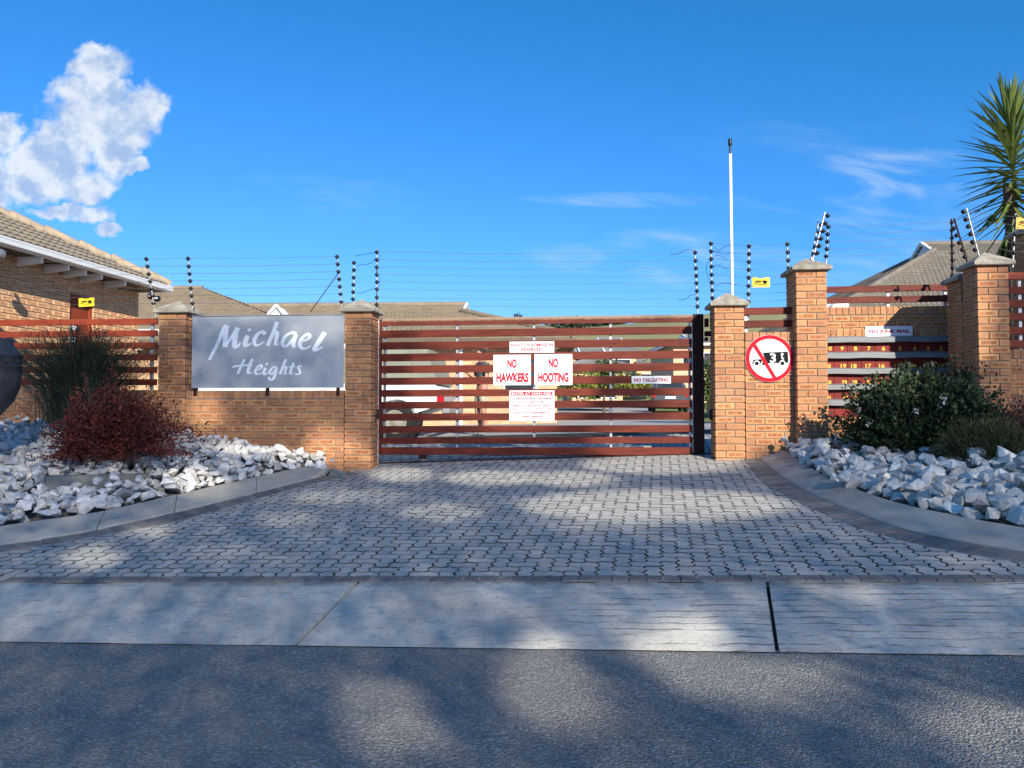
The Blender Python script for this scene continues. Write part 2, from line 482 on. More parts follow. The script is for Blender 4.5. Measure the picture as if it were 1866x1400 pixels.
M['wood_fence'] = wood('fence_board', (0.215, 0.038, 0.016), (0.14, 0.024, 0.011))
M['slot'] = wood('mailbox_wood', (0.20, 0.022, 0.016), (0.15, 0.016, 0.012))
def leaf(name, c1, c2, rough=0.45, tl=0.25):
    m, g, b = newmat(name)
    geo = g.n('ShaderNodeNewGeometry'); co = g.n('ShaderNodeTexCoord').outputs['Object']
    n1 = g.noise(co, 9, 3, 0.6)
    rr = geo.outputs['Random Per Island']
    f = g.m('ADD', g.m('MULTIPLY', rr, 0.6), g.m('MULTIPLY', n1, 0.5))
    c = g.mix(g.sm(f, 0.2, 0.9), c1, c2)
    g.put(b.inputs['Base Color'], c); b.inputs['Roughness'].default_value = rough; b.inputs['Specular IOR Level'].default_value = 0.3
    if tl:
        tr = g.n('ShaderNodeBsdfTranslucent'); g.put(tr.inputs[0], c)
        mx = g.n('ShaderNodeMixShader'); mx.inputs[0].default_value = tl
        out = [q for q in g.t.nodes if q.type == 'OUTPUT_MATERIAL'][0]
        g.t.links.new(b.outputs[0], mx.inputs[1]); g.t.links.new(tr.outputs[0], mx.inputs[2]); g.t.links.new(mx.outputs[0], out.inputs[0])
    return m

# ------------------------------------------------------------------ street: asphalt, apron slabs, ground
def asphalt():
    m, g, b = newmat('asphalt')
    co = g.n('ShaderNodeTexCoord').outputs['Object']
    vo = g.n('ShaderNodeTexVoronoi'); g.put(vo.inputs['Vector'], co); vo.inputs['Scale'].default_value = 85
    n0 = g.noise(co, 1.1, 4, 0.6); n1 = g.noise(co, 60, 3, 0.7); n2 = g.noise(co, 130, 2, 0.6)
    cr = g.xyz(vo.outputs['Color'])[0]
    c = g.mix(g.sm(n1, 0.34, 0.68), (0.145, 0.139, 0.125), (0.295, 0.282, 0.252))
    c = g.mix(g.sm(cr, 0.72, 0.98, 0, 0.8), c, (0.46, 0.435, 0.395))
    c = g.mix(g.sm(n2, 0.57, 0.7, 0, 0.75), c, (0.06, 0.056, 0.052))
    c = g.mix(g.sm(n0, 0.35, 0.72, 0, 0.35), c, (0.25, 0.236, 0.214))
    n4 = g.noise(co, .45, 4, .6); n5 = g.noise(co, 7.0, 5, .7)
    c = g.mix(g.sm(n4, .45, .7, 0, .35), c, (0.13, 0.121, 0.108))
    c = g.mix(g.sm(n5, .58, .75, 0, .4), c, (0.30, 0.28, 0.25))
    g.put(b.inputs['Base Color'], c); b.inputs['Roughness'].default_value = 0.85; b.inputs['Specular IOR Level'].default_value = 0.3
    bump(g, b, g.m('ADD', g.m('MULTIPLY', vo.outputs['Distance'], -1.0), g.m('MULTIPLY', n1, 0.9)), 0.75, 0.012)
    return m
M['asphalt'] = asphalt()
AV0 = 5.05
def slabmat(groove):
    m, g, b = newmat('apron_concrete_ribbed' if groove else 'apron_concrete')
    co = g.n('ShaderNodeTexCoord').outputs['Object']
    x, y, z = g.xyz(co)
    wob = g.noise(g.vm('MULTIPLY', co, (2.5, .6, 1)), 2.0, 5, 0.65)
    n0 = g.noise(co, 1.4, 6, 0.66); n1 = g.noise(co, 38, 5, 0.72); n3 = g.noise(co, 4.5, 5, .7)
    n2 = g.noise(g.vm('MULTIPLY', co, (3.2, 26, 1)), 1.0, 7, 0.78)
    c = g.mix(g.sm(n0, 0.3, 0.72), (0.56, 0.525, 0.455), (0.37, 0.345, 0.305))
    c = g.mix(g.sm(n3, 0.5, 0.78, 0, .5), c, (0.27, 0.25, 0.22))
    c = g.mix(g.sm(n1, 0.5, 0.72, 0, 0.6), c, (0.20, 0.187, 0.165))
    c = g.mix(g.sm(n2, 0.53, 0.68, 0, 0.6), c, (0.12, 0.105, 0.095))
    yv = g.m('ADD', y, g.m('MULTIPLY', x, 0.1375))
    rim = g.m('MULTIPLY', g.sm(yv, AV0 - .10, AV0 - .03), g.sm(n3, .38, .56))
    c = g.mix(g.m('MULTIPLY', rim, .6), c, (0.17, 0.16, 0.14))
    h = g.m('ADD', g.m('MULTIPLY', n1, 0.45), g.m('MULTIPLY', n2, .25))
    if groove:
        ph = g.m('ADD', g.m('DIVIDE', yv, 0.066), g.m('MULTIPLY', wob, 0.55))
        fr = g.m('FRACT', ph); tri = g.m('ABSOLUTE', g.m('SUBTRACT', fr, 0.5))
        line = g.sm(g.m('ADD', tri, g.m('MULTIPLY', g.m('SUBTRACT', n1, .5), .25)), 0.0, 0.16, 1, 0)
        brk = g.sm(g.noise(g.vm('MULTIPLY', co, (2.6, 6, 1)), 1.0, 5, 0.75), 0.42, 0.62)
        line = g.m('MULTIPLY', line, brk)
        fade = g.m('MULTIPLY', g.sm(x, groove, groove + 1.6), line)
        c = g.mix(g.m('MULTIPLY', fade, 0.7), c, (0.09, 0.087, 0.08))
        h = g.m('SUBTRACT', h, g.m('MULTIPLY', fade, 0.9))
    g.put(b.inputs['Base Color'], c); b.inputs['Roughness'].default_value = 0.9; b.inputs['Specular IOR Level'].default_value = 0.25
    bump(g, b, h, 0.6, 0.012)
    return m

ATL, ATR = drive(0, 1061), drive(1866, 1058.6)
AU = (ATR - ATL); AU.z = 0; AU.normalize(); AV = Vector((-AU.y, AU.x, 0))
# street surface: grid in the street frame
def sheet(name, mt, zf, u0, u1, v0, v1, nu, nv, o, du, dv, kind='structure', drop=0.0):
    mb = MB(); vs = []
    for j in range(nv + 1):
        for i in range(nu + 1):
            p = o + du * (u0 + (u1 - u0) * i / nu) + dv * (v0 + (v1 - v0) * j / nv)
            vs.append(Vector((p.x, p.y, zf(p.x, p.y) - drop)))
    fs = [(j * (nu + 1) + i, j * (nu + 1) + i + 1, (j + 1) * (nu + 1) + i + 1, (j + 1) * (nu + 1) + i) for j in range(nv) for i in range(nu)]
    mb.add(vs, fs, 0, True)
    return single(name, mb, mt, kind=kind)
RB = (_R - _L); RB.z = 0; RB.normalize(); RBN = Vector((-RB.y, RB.x, 0))
AE = Vector((0, (_L + (_R - _L) * ((0 - _L.x) / (_R.x - _L.x))).y, 0))      # apron/asphalt line at x = 0
sheet('road', M['asphalt'], rz, -45, 45, -9.0, 0.05, 60, 8, AE, RB, RBN)
M['verge'] = mat('verge_grass', (0.10, 0.11, 0.045), (0.15, 0.13, 0.07), 3, 1.0, 40, 0.6, 0.03)
sheet('verge', M['verge'], lambda x, y: rz(x, y) + 0.08, -45, 45, -40, -9.0, 20, 8, AE, RB, RBN)

apron = tag(bpy.data.objects.new('apron', None), kind='structure'); COL.objects.link(apron); ORI[apron.name] = Vector()
def apt(px):     # point of the apron's upper edge / lower edge at a pixel column
    return drive(px, 1061 + (1058.6 - 1061) * px / 1866)
def apb(px):
    p = road(px, 1170.5 + (1196 - 1170.5) * px / 1866); return p + Vector((0, 0, 0.007))
cuts_t = [-1500, 653.5, 1398, 3300]; cuts_b = [-1500, 537, 1417, 3300]
def lin(P, Q, x0, x1, x):    # linear in 3-D, extrapolated
    return P
T0, T1 = apt(0), apt(1866); B0, B1 = apb(0), apb(1866)
def tpt(px):
    if 0 <= px <= 1866: return apt(px)
    d = (T1 - T0).normalized(); return (T0 - d * 9) if px < 0 else (T1 + d * 9)
def bpt(px):
    if 0 <= px <= 1866: return apb(px)
    d = (B1 - B0).normalized(); return (B0 - d * 9) if px < 0 else (B1 + d * 9)
for k in range(3):
    a, b_ = tpt(cuts_t[k]), tpt(cuts_t[k + 1]); c, d = bpt(cuts_b[k]), bpt(cuts_b[k + 1])
    u = (b_ - a).normalized() * (0.011 if k != 1 else 0.011)
    if k > 0: a = a + u; c = c + u
    if k < 2: b_ = b_ - u; d = d - u
    mb = MB(); n = max(4, int((b_ - a).length / 0.15)); mrow = 6
    rows = []
    for j in range(mrow + 1):
        t = j / mrow; row = []
        for i in range(n + 1):
            s = i / n
            p = c.lerp(d, s).lerp(a.lerp(b_, s), t)
            e = min(j, mrow - j, i, n - i)
            p.z += 0.006 * (MN.noise(p * 3.0)) - (0.006 if e == 0 else 0)
            row.append(p)
        rows.append(row)
    vs = [p for r_ in rows for p in r_]
    mb.add(vs, [(j * (n + 1) + i, j * (n + 1) + i + 1, (j + 1) * (n + 1) + i + 1, (j + 1) * (n + 1) + i) for j in range(mrow) for i in range(n)], 0, True)
    dn = Vector((0, 0, -0.16))
    for seq in (rows[0], rows[-1][::-1], [r_[0] for r_ in rows][::-1], [r_[-1] for r_ in rows]):
        for p, q in zip(seq, seq[1:]):
            mb.quad(p, p + dn, q + dn, q)
    part(apron, 'slab', mb, slabmat([0, -0.6, -5][k] if k else 0))
mb = MB(); q = Vector((0, 0, -0.035))
mb.quad(bpt(-1500) + q, bpt(3300) + q, tpt(3300) + q, tpt(-1500) + q)
part(apron, 'joint_filler', mb, M['joint'])
mb = MB(); e0, e1 = bpt(-1500), bpt(3300); dn_ = RBN * -1; seg = 160
for k in range(seg):     # dirty open joint between the slabs and the asphalt
    pa, pb = e0.lerp(e1, k / seg), e0.lerp(e1, (k + 1) / seg)
    wa, wb = .010 + .006 * MN.noise(pa * 2.1), .010 + .006 * MN.noise(pb * 2.1)
    pts_ = [pa + dn_ * wa, pb + dn_ * wb, pb + RBN * .004, pa + RBN * .004]
    mb.quad(*[Vector((q.x, q.y, rz(q.x, q.y) + .003)) for q in pts_])
part(apron, 'edge_joint', mb, M['joint'])

# ------------------------------------------------------------------ driveway of interlocking pavers
LK_UP = [(-400, 1020), (-160, 985), (0, 958), (113, 942), (186, 931), (312, 903), (415, 879.5), (518, 857.5), (558, 850.6), (600, 853), (626, 860)]
LK_LO = [(-400, 1046), (-160, 1014), (0, 995), (150, 972), (226, 956), (359, 926), (492, 893), (560, 876), (608, 864.5), (640, 861)]
LK_IN = [(-400, 1055), (-160, 1026), (0, 1008), (80, 994.5), (233, 968), (299, 956), (432, 920), (531, 892), (615, 872), (652, 864)]
RK_UP = [(1432, 822), (1441, 826), (1480, 853), (1531, 879), (1618, 910.4), (1739, 938), (1866, 960.6), (2060, 992), (2320, 1016)]
RK_LO = [(1376, 828), (1386, 838), (1428, 872), (1480, 901.7), (1573, 940), (1670, 971), (1866, 1007), (2060, 1032), (2320, 1047)]
RK_IN = [(1345, 828), (1355, 838), (1386, 875.8), (1445, 910.4), (1531, 950), (1635, 983), (1739, 1005.6), (1866, 1026), (2060, 1046), (2320, 1057)]
def line3(tab, h=0.0):
    return smooth_line([drive(x, y, h) for x, y in tab], 8)
LI, LL, LU = line3(LK_IN), line3(LK_LO), line3(LK_UP, 0.10)
RI, RL, RU = line3(RK_IN), line3(RK_LO), line3(RK_UP, 0.10)

driveway = tag(bpy.data.objects.new('driveway', None), kind='structure'); COL.objects.link(driveway); ORI[driveway.name] = Vector()
mb = MB(); vs = []; nu, nv = 30, 22
for j in range(nv + 1):
    for i in range(nu + 1):
        p = Vector((0, 5.05, 0)) + AU * (-7.5 + 13 * i / nu) + AV * (-0.01 + 9.4 * j / nv)
        vs.append(Vector((p.x, p.y, gz(p.x, p.y) - 0.0075)))
mb.add(vs, [(j * (nu + 1) + i, j * (nu + 1) + i + 1, (j + 1) * (nu + 1) + i + 1, (j + 1) * (nu + 1) + i) for j in range(nv) for i in range(nu)])
part(driveway, 'bedding_sand', mb, M['joint'])
U = 0.1065
RA = math.radians(7.7); CA = math.radians(11.0)
E1 = Vector((math.cos(RA), -math.sin(RA), 0)); E2 = Vector((math.sin(CA), math.cos(CA), 0))
POLY = [(p.x, p.y) for p in LI] + [(W(-0.1, 0.1, 0).x, W(-0.1, 0.1, 0).y), (W(-0.1, .6, 0).x, W(-.1, .6, 0).y), (W(-2.5, 1.0, 0).x, W(-2.5, 1.0, 0).y), (W(-2.5, 3.4, 0).x, W(-2.5, 3.4, 0).y), (W(5.3, 3.4, 0).x, W(5.3, 3.4, 0).y), (W(5.3, .5, 0).x, W(5.3, .5, 0).y), (W(4.4, .4, 0).x, W(4.4, .4, 0).y)] + [(p.x, p.y) for p in RI] + [((T1 + (T1 - T0).normalized() * 1.0 - AV * .3).x, (T1 + (T1 - T0).normalized() * 1.0 - AV * .3).y), ((T0 - (T1 - T0).normalized() * 1.6 - AV * .3).x, (T0 - (T1 - T0).normalized() * 1.6 - AV * .3).y)]
def inside(x, y, P):
    c = False; j = len(P) - 1
    for i in range(len(P)):
        (xi, yi), (xj, yj) = P[i], P[j]
        if (yi > y) != (yj > y) and x < (xj - xi) * (y - yi) / (yj - yi) + xi: c = not c
        j = i
    return c
ZZ = 0.013
def zig(i0, j0, i1, j1):
    """outline points of one unit edge, without the end point"""
    dx, dy = i1 - i0, j1 - j0
    out = [(i0, j0)]
    lo = min(i0, i1) if dx else min(j0, j1)
    for t in ((0.28, 0.72) if dx + dy > 0 else (0.72, 0.28)):
        a = (1 if t < 0.5 else -1) * ZZ / U
        out.append((lo + t, j0 + a * 0.6) if dx else (i0 + a, lo + t))
    return out
def outline(i, j, hor):
    a, b = (2, 1) if hor else (1, 2)
    o = []
    for k in range(a): o += zig(i + k, j, i + k + 1, j)
    for k in range(b): o += zig(i + a, j + k, i + a, j + k + 1)
    for k in range(a): o += zig(i + a - k, j + b, i + a - k - 1, j + b)
    for k in range(b): o += zig(i, j + b - k, i, j + b - k - 1)
    return o
def paver_shape(hor):
    o = outline(0, 0, hor); a, b = (2, 1) if hor else (1, 2)
    cx, cy = a / 2, b / 2
    rings = []
    for ins, z in ((0.0068, 0.0), (0.0064, -0.0012), (0.0064, -0.03)):
        rings.append([(E1 * ((x - cx) * U - math.copysign(min(ins, abs(x - cx) * U), x - cx)) + E2 * ((y - cy) * U - math.copysign(min(ins, abs(y - cy) * U), y - cy)) + Vector((0, 0, z))) for x, y in o])
    return rings
def paver_mb(mb, hor, at_=None, tilt=(0, 0), dzv=0.0):
    rings = SH[hor]; n = len(rings[0]); vs = []
    for r_ in rings:
        for p in r_:
            q = p.copy(); q.z += 0.0433 * p.x + 0.0888 * p.y + tilt[0] * p.x + tilt[1] * p.y + dzv
            vs.append(q + at_ if at_ is not None else q)
    mb.add(vs, [tuple(range(n))])
    o_ = len(mb.v) - 3 * n
    for k in range(2):
        for i in range(n):
            mb.f.append([o_ + k * n + i, o_ + (k + 1) * n + i, o_ + (k + 1) * n + (i + 1) % n, o_ + k * n + (i + 1) % n]); mb.m.append(1); mb.sm.append(False)
SH = {True: paver_shape(True), False: paver_shape(False)}
PM = {}
for hor in (True, False):
    mb = MB(); paver_mb(mb, hor); PM[hor] = mb.mesh('paver', [M['paver'], M['joint_dirt']])
cands = []
N = 95
for i in range(-N, N):
    for j in range(-14, 90):
        k = (i - j) % 4
        hor = k == 0
        if k == 0: a, b = 2, 1
        elif k == 3: a, b = 1, 2
        else: continue
        c = Vector((0, 5.05, 0)) + E1 * ((i + a / 2) * U) + E2 * ((j + b / 2) * U)
        v = (c - Vector((0, 5.05, 0))).dot(AV)
        if v < 0.03 or v > 8.6: continue
        if not any(inside(c.x + ox, c.y + oy, POLY) for ox, oy in ((0, 0), (.11, 0), (-.11, 0), (0, .1), (0, -.1))): continue
        cands.append((c, hor))
cands.sort(key=lambda q: (q[0].y + abs(q[0].x) * 0.12))
near = [q for q in cands if abs(q[0].x) < q[0].y * 0.70 and (q[0] - Vector((0, 5.05, 0))).dot(AV) > .13][:300]
nearset = set(id(q) for q in near)
rest = MB(); tints = []
for q in cands:
    c, hor = q
    c = Vector((c.x, c.y, gz(c.x, c.y)))
    tx, ty, h = R.gauss(0, .006), R.gauss(0, .006), R.gauss(0, 0.0012)
    if id(q) in nearset:
        o = inst(driveway, 'paver', PM[hor], c + Vector((0, 0, h)), (ty, -tx, 0))
    else:
        n1 = len(rest.v)
        paver_mb(rest, hor, c, (tx, ty), h)
        for vv in rest.v[n1:]:     # pavers cut along the apron
            vd = (vv - Vector((0, 5.05, 0))).dot(AV)
            if vd < .012: vv += AV * (.012 - vd)
o = part(driveway, 'pavers', rest, [M['paver'], M['joint_dirt']], kind='stuff')
# dark edge pavers beside the kerbs and along the apron
def edge_row(outer, inner, step=0.108, kind_label=None):
    n = int(sum((b - a).length for a, b in zip(outer, outer[1:])) / step)
    def along(P, t):
        L = [0]
        for a, b in zip(P, P[1:]): L.append(L[-1] + (b - a).length)
        d = t * L[-1]
        for k in range(len(P) - 1):
            if d <= L[k + 1] + 1e-9: return P[k].lerp(P[k + 1], (d - L[k]) / max(1e-9, L[k + 1] - L[k]))
        return P[-1].copy()
    for k in range(n):
        t0, t1 = k / n + 0.0025 / n / step, (k + 1) / n - 0.0025 / n / step
        a, b, c, d = along(outer, t0), along(outer, t1), along(inner, t1), along(inner, t0)
        cen = (a + b + c + d) / 4
        h = 0.005 + R.gauss(0, .0015)
        top = [p.lerp(cen, 0.05) + Vector((0, 0, h)) for p in (a, b, c, d)]
        mid = [p + Vector((0, 0, h - 0.005)) for p in (a, b, c, d)]
        low = [p + Vector((0, 0, -0.03)) for p in (a, b, c, d)]
        mb = MB(); mb.add(top + mid + low, [(3, 2, 1, 0)] + [(r_ * 4 + i, (r_ + 1) * 4 + i, (r_ + 1) * 4 + (i + 1) % 4, r_ * 4 + (i + 1) % 4)[::-1] for r_ in range(2) for i in range(4)])
        part(driveway, 'edge_paver', MB.mesh and mb, M['paver_dark'])
edge_row(LL, LI); edge_row(RI, RL)
ea = T0 + (T0 - T1).normalized() * 1.2; eb = T1 + (T1 - T0).normalized() * 0.6
nrm = AV * 0.112; nrm.z = 0.0888 * 0.112
s0 = AV * 0.008
edge_row([ea + nrm, eb + nrm], [ea + s0, eb + s0])
# cut-paver filler right behind the straight edge row and along the curves stays hidden under the darker row

# ------------------------------------------------------------------ kerbs
def kerb(lo, up, cuts):
    root = tag(bpy.data.objects.new('kerb', None), kind='structure'); COL.objects.link(root); ORI[root.name] = Vector()
    n = 200
    def along(P, t):
        L = [0]
        for a, b in zip(P, P[1:]): L.append(L[-1] + (b - a).length)
        d = t * L[-1]
        for k in range(len(P) - 1):
            if d <= L[k + 1] + 1e-9: return P[k].lerp(P[k + 1], (d - L[k]) / max(1e-9, L[k + 1] - L[k]))
        return P[-1].copy()
    for a, b in zip(cuts, cuts[1:]):
        m = 10; mb = MB(); rings = []
        for i in range(m + 1):
            t = a + (b - a) * i / m
            if i == 0: t += 0.0007
            if i == m: t -= 0.0007
            l, u = along(lo, t), along(up, t)
            w = (l - u); w.z = 0
            z = Vector((0, 0, 1))
            ring = [l - z * .06, l + z * .008, l.lerp(u, .06) + z * .014, l.lerp(u, .5) + z * .008, l.lerp(u, .93) + z * .006, u - z * .004, u - w * 0.03 - z * .012, u - w * .03 - z * .2]
            rings.append(ring)
        k = len(rings[0]); vs = [p for r_ in rings for p in r_]
        mb.add(vs, [(i * k + j, (i + 1) * k + j, (i + 1) * k + j + 1, i * k + j + 1) for i in range(m) for j in range(k - 1)], 0, False)
        mb.poly(rings[0]); mb.poly(rings[-1][::-1])
        part(root, 'kerb_segment', mb, M['kerb'])
    mb = MB()
    for i in range(60):
        t, t2 = i / 60, (i + 1) / 60
        q = Vector((0, 0, -0.02))
        mb.quad(along(lo, t) + q, along(lo, t2) + q, along(up, t2) + q, along(up, t) + q)
    part(root, 'mortar_bed', mb, M['joint'])
kerb(LL, LU, [0, 0.16, 0.40, 0.54, 0.73, 0.89, 1.0])
kerb(RL, RU, [0, 0.10, 0.31, 0.56, 0.8, 1.0])

# ------------------------------------------------------------------ rock beds
def bedfun(KP, wtab, dtab, x0, x1, bulge=0.12):
    """ruled surface between a kerb line (pixels) and the rocks' foot of the wall (pixels on the wall plane)"""
    def f(px, v):
        k = drive(px, interp(KP, px), 0.10)
        d = interp(dtab, px); s, z = wl(px, interp(wtab, px), d); w = W(s, d, z)
        p = k.lerp(w, v); p.z += bulge * math.sin(v * math.pi) * 0.6
        return p
    return f
def make_bed(f, x0, x1, count, holes, seed, smin, smax):
    rr = random.Random(seed)
    root = tag(bpy.data.objects.new('rock_bed', None), kind='structure'); COL.objects.link(root); ORI[root.name] = Vector()
    mb = MB(); n, m = 40, 10
    vs = [f(x0 + (x1 - x0) * i / n, j / m) - Vector((0, 0, 0.07 if 0 < j else .12)) for j in range(m + 1) for i in range(n + 1)]
    mb.add(vs, [(j * (n + 1) + i, j * (n + 1) + i + 1, (j + 1) * (n + 1) + i + 1, (j + 1) * (n + 1) + i) for j in range(m) for i in range(n)])
    part(root, 'soil', mb, M['soil'])
    pts = []; grid = {}
    tries = 0
    while len(pts) < count and tries < count * 90:
        tries += 1
        px = rr.uniform(x0, x1); v = rr.uniform(0.02, 0.99)
        p = f(px, v)
        if rr.random() > p.y / 11.5: continue
        if any(abs(px - hx) < hw and v > hv0 and v < hv1 for hx, hw, hv0, hv1 in holes): continue
        sz = rr.triangular(smin, smax, smin * 1.35)
        g = (int(p.x / .25), int(p.y / .25)); ok = True
        for dx in (-1, 0, 1):
            for dy in (-1, 0, 1):
                for (q, s2) in grid.get((g[0] + dx, g[1] + dy), ()):
                    if math.hypot(q.x - p.x, q.y - p.y) < 0.60 * (sz + s2): ok = False; break
                if not ok: break
            if not ok: break
        if not ok: continue
        grid.setdefault(g, []).append((p, sz)); pts.append((p, sz))
    extra = [(p + Vector((rr.uniform(-.09, .09), rr.uniform(-.06, .06), 0.085)), sz * rr.uniform(.7, .95)) for p, sz in pts if rr.random() < 0.30]
    pts += extra
    pts.sort(key=lambda q: -q[1] / q[0].y)
    rest = MB()
    for k, (p, sz) in enumerate(pts):
        me = rr.choice(STONES)
        rot = (rr.uniform(-.5, .5), rr.uniform(-.5, .5), rr.uniform(0, 6.28))
        sc = Vector((sz * rr.uniform(.9, 1.6), sz * rr.uniform(.75, 1.15), sz * rr.uniform(.55, 1.0)))
        loc = p + Vector((0, 0, sz * 0.18 + rr.uniform(-.02, .02)))
        if k < 300:
            inst(root, 'stone', me, loc, rot, sc)
        else:
            from mathutils import Euler
            Mx = Matrix.Translation(loc) @ Euler(rot).to_matrix().to_4x4() @ Matrix.Diagonal((*sc, 1))
            rest.add([Mx @ v_.co for v_ in me.vertices], [tuple(pl.vertices) for pl in me.polygons])
    if rest.f:
        part(root, 'stones', rest, M['stone'], kind='stuff')
    return root
def stone_mesh(seed):
    rr = random.Random(seed); bm = bmesh.new()
    pts = []
    for k in range(rr.choice((11, 13, 15))):
        v = Vector((rr.gauss(0, 1), rr.gauss(0, 1), rr.gauss(0, 1))).normalized()
        v = Vector((v.x, v.y, v.z)) * rr.uniform(0.82, 1.08)
        for ax in range(3):
            v[ax] = max(-0.78, min(0.78, v[ax]))
        bm.verts.new(v)
    bmesh.ops.convex_hull(bm, input=bm.verts)
    bmesh.ops.delete(bm, geom=[v for v in bm.verts if not v.link_faces], context='VERTS')
    bmesh.ops.dissolve_limit(bm, angle_limit=0.22, verts=bm.verts, edges=bm.edges)
    bmesh.ops.bevel(bm, geom=list(bm.edges), offset=0.022, segments=1, affect='EDGES')
    bmesh.ops.triangulate(bm, faces=bm.faces)
    me = bpy.data.meshes.new('stone'); bm.to_mesh(me); bm.free(); me.materials.append(M['stone'])
    return me
STONES = [stone_mesh(s) for s in range(16)]
LW = [(-200, 772), (0, 772), (60, 775), (190, 785), (300, 790), (340, 796), (420, 808), (520, 822), (575, 838), (610, 848), (628, 856)]
fL = bedfun(LK_UP, LW, [(-200, .1), (287, .1), (330, -.02), (640, -.02)], -160, 600, .06)
def proj(P):
    v = P - CAM; zz = v.dot(FWD); return CX + FPX * v.x / zz, CY - FPX * v.dot(UPV) / zz
def bed_v(f, px, py):
    lo, hi = 0.0, 1.0
    for _ in range(30):
        m_ = (lo + hi) / 2
        if proj(f(px, m_))[1] > py: lo = m_
        else: hi = m_
    return lo
BV0 = bed_v(fL, 190, 886)
make_bed(fL, -380, 590, 1400, [(190, 100, BV0 - .02, BV0 + .085)], 3, 0.05, 0.122)
RW = [(1436, 824), (1450, 820), (1480, 816), (1510, 815), (1560, 815), (1640, 812), (1740, 806), (1782, 800), (1900, 790), (2060, 770)]
fR = bedfun(RK_UP, RW, [(1436, -.02), (1450, -.15), (1508, -.15), (1520, 0.4), (1700, .4), (1775, -.2), (2060, -.2)], 1440, 2320, 0.14)
make_bed(fR, 1444, 2300, 1150, [], 5, 0.06, 0.128)
# ------------------------------------------------------------------ brick building blocks
BC = {}
def brick_mesh(w, d, h, m):
    k = (round(w, 3), round(d, 3), round(h, 3), m.name)
    if k not in BC:
        mb = MB(); mb.chbox(-w / 2, w / 2, -d / 2, d / 2, -h / 2, h / 2, 0.004)
        BC[k] = mb.mesh('brick', m)
    return BC[k]
LB, DB, HB, CO = 0.222, 0.106, 0.074, 0.0853
def put_brick(root, x, y, z, w, h=HB, rot=0.0, m=None, d=DB):
    m = m or (M['brick'] if w > 0.15 else M['brick_plain'])
    o = inst(root, 'brick', brick_mesh(w, d, h, m), (x, y + R.gauss(0, .0012), z + R.gauss(0, .0008)), (R.gauss(0, .004), R.gauss(0, .006), rot + R.gauss(0, .004)))
    return o
def pillar(label, s0, s1, d0, z0, z1, sides='', depth=0.36, name='brick_pillar', capz=None, capx=None):
    """square brick pier with a pyramid cap; front face at d0"""
    w = s1 - s0; cx = (s0 + s1) / 2
    root = thing(name, label, 'pillar', (cx, d0 + depth / 2, z0))
    mb = MB(); mb.box(s0 + .012, s1 - .012, d0 + .012, d0 + depth - .004, z0, z1 - .004)
    part(root, 'mortar_core', mb, M['mortar'])
    n = max(1, round((z1 - z0) / CO)); ch = (z1 - z0) / n; h = ch - 0.011
    big = (w - 0.010) * 0.66; small = w - 0.010 - big
    for k in range(n):
        z = z1 - (k + .5) * ch
        segs = [(big, small), (small, big)][k % 2]
        x = s0
        for q in segs:
            put_brick(root, x + q / 2, d0 + DB / 2, z, q, h); x += q + .010
        for sd in sides:
            L = depth - DB - .010
            xx = s0 + DB / 2 if sd == 'l' else s1 - DB / 2
            put_brick(root, xx, d0 + DB + .010 + L / 2, z, L, h, math.pi / 2)
    # cap
    o = 0.055; lip = 0.055; ht = 0.19
    cy = d0 + depth / 2; hw = w / 2 + o; hd = depth / 2 + o
    mb = MB()
    prof = [(hw - .012, hd - .012, z1), (hw, hd, z1 + .010), (hw, hd, z1 + lip - .008), (hw - .010, hd - .010, z1 + lip), (hw * .5, hd * .5, z1 + lip + (ht - lip) * .52), (0.025, 0.025, z1 + ht - .012), (0.004, 0.004, z1 + ht)]
    vs = []
    for (a, b, z) in prof:
        vs += [(cx - a, cy - b, z), (cx + a, cy - b, z), (cx + a, cy + b, z), (cx - a, cy + b, z)]
    fs = [(3, 2, 1, 0)] + [(i * 4 + j, i * 4 + (j + 1) % 4, (i + 1) * 4 + (j + 1) % 4, (i + 1) * 4 + j) for i in range(len(prof) - 1) for j in range(4)] + [tuple(len(prof) * 4 - 4 + j for j in range(4))]
    mb.add(vs, fs); part(root, 'cap', mb, M['cap'])
    return root
def brick_wall(root, s0, s1, d0, z0, z1, soldier=True, thick=0.22, shift=0.0, m=None, core=True, skip=None):
    """running-bond face with a rowlock course on top, between z0 and z1"""
    if core:
        mb = MB(); mb.box(s0 + .002, s1 - .002, d0 + .010, d0 + thick, z0, z1 - .006); part(root, 'mortar_core', mb, M['mortar'])
    zt = z1
    if soldier:
        n = round((s1 - s0) / 0.083); st = (s1 - s0) / n
        for k in range(n):
            put_brick(root, s0 + (k + .5) * st, d0 + 0.11, z1 - .052, st - .009, 0.104, 0, M['brick_plain'], 0.222)
        zt = z1 - 0.114
    k = 0
    while zt - CO * (k + .5) > z0 - CO * .5:
        z = zt - CO * (k + .5)
        x = s0 - ((0.116 * (k % 2)) + shift) % 0.232
        while x < s1 - .02:
            a, b = max(x, s0), min(x + LB, s1)
            if b - a > .03:
                put_brick(root, (a + b) / 2, d0 + DB / 2, z, b - a, m=m)
            x += 0.232
        k += 1
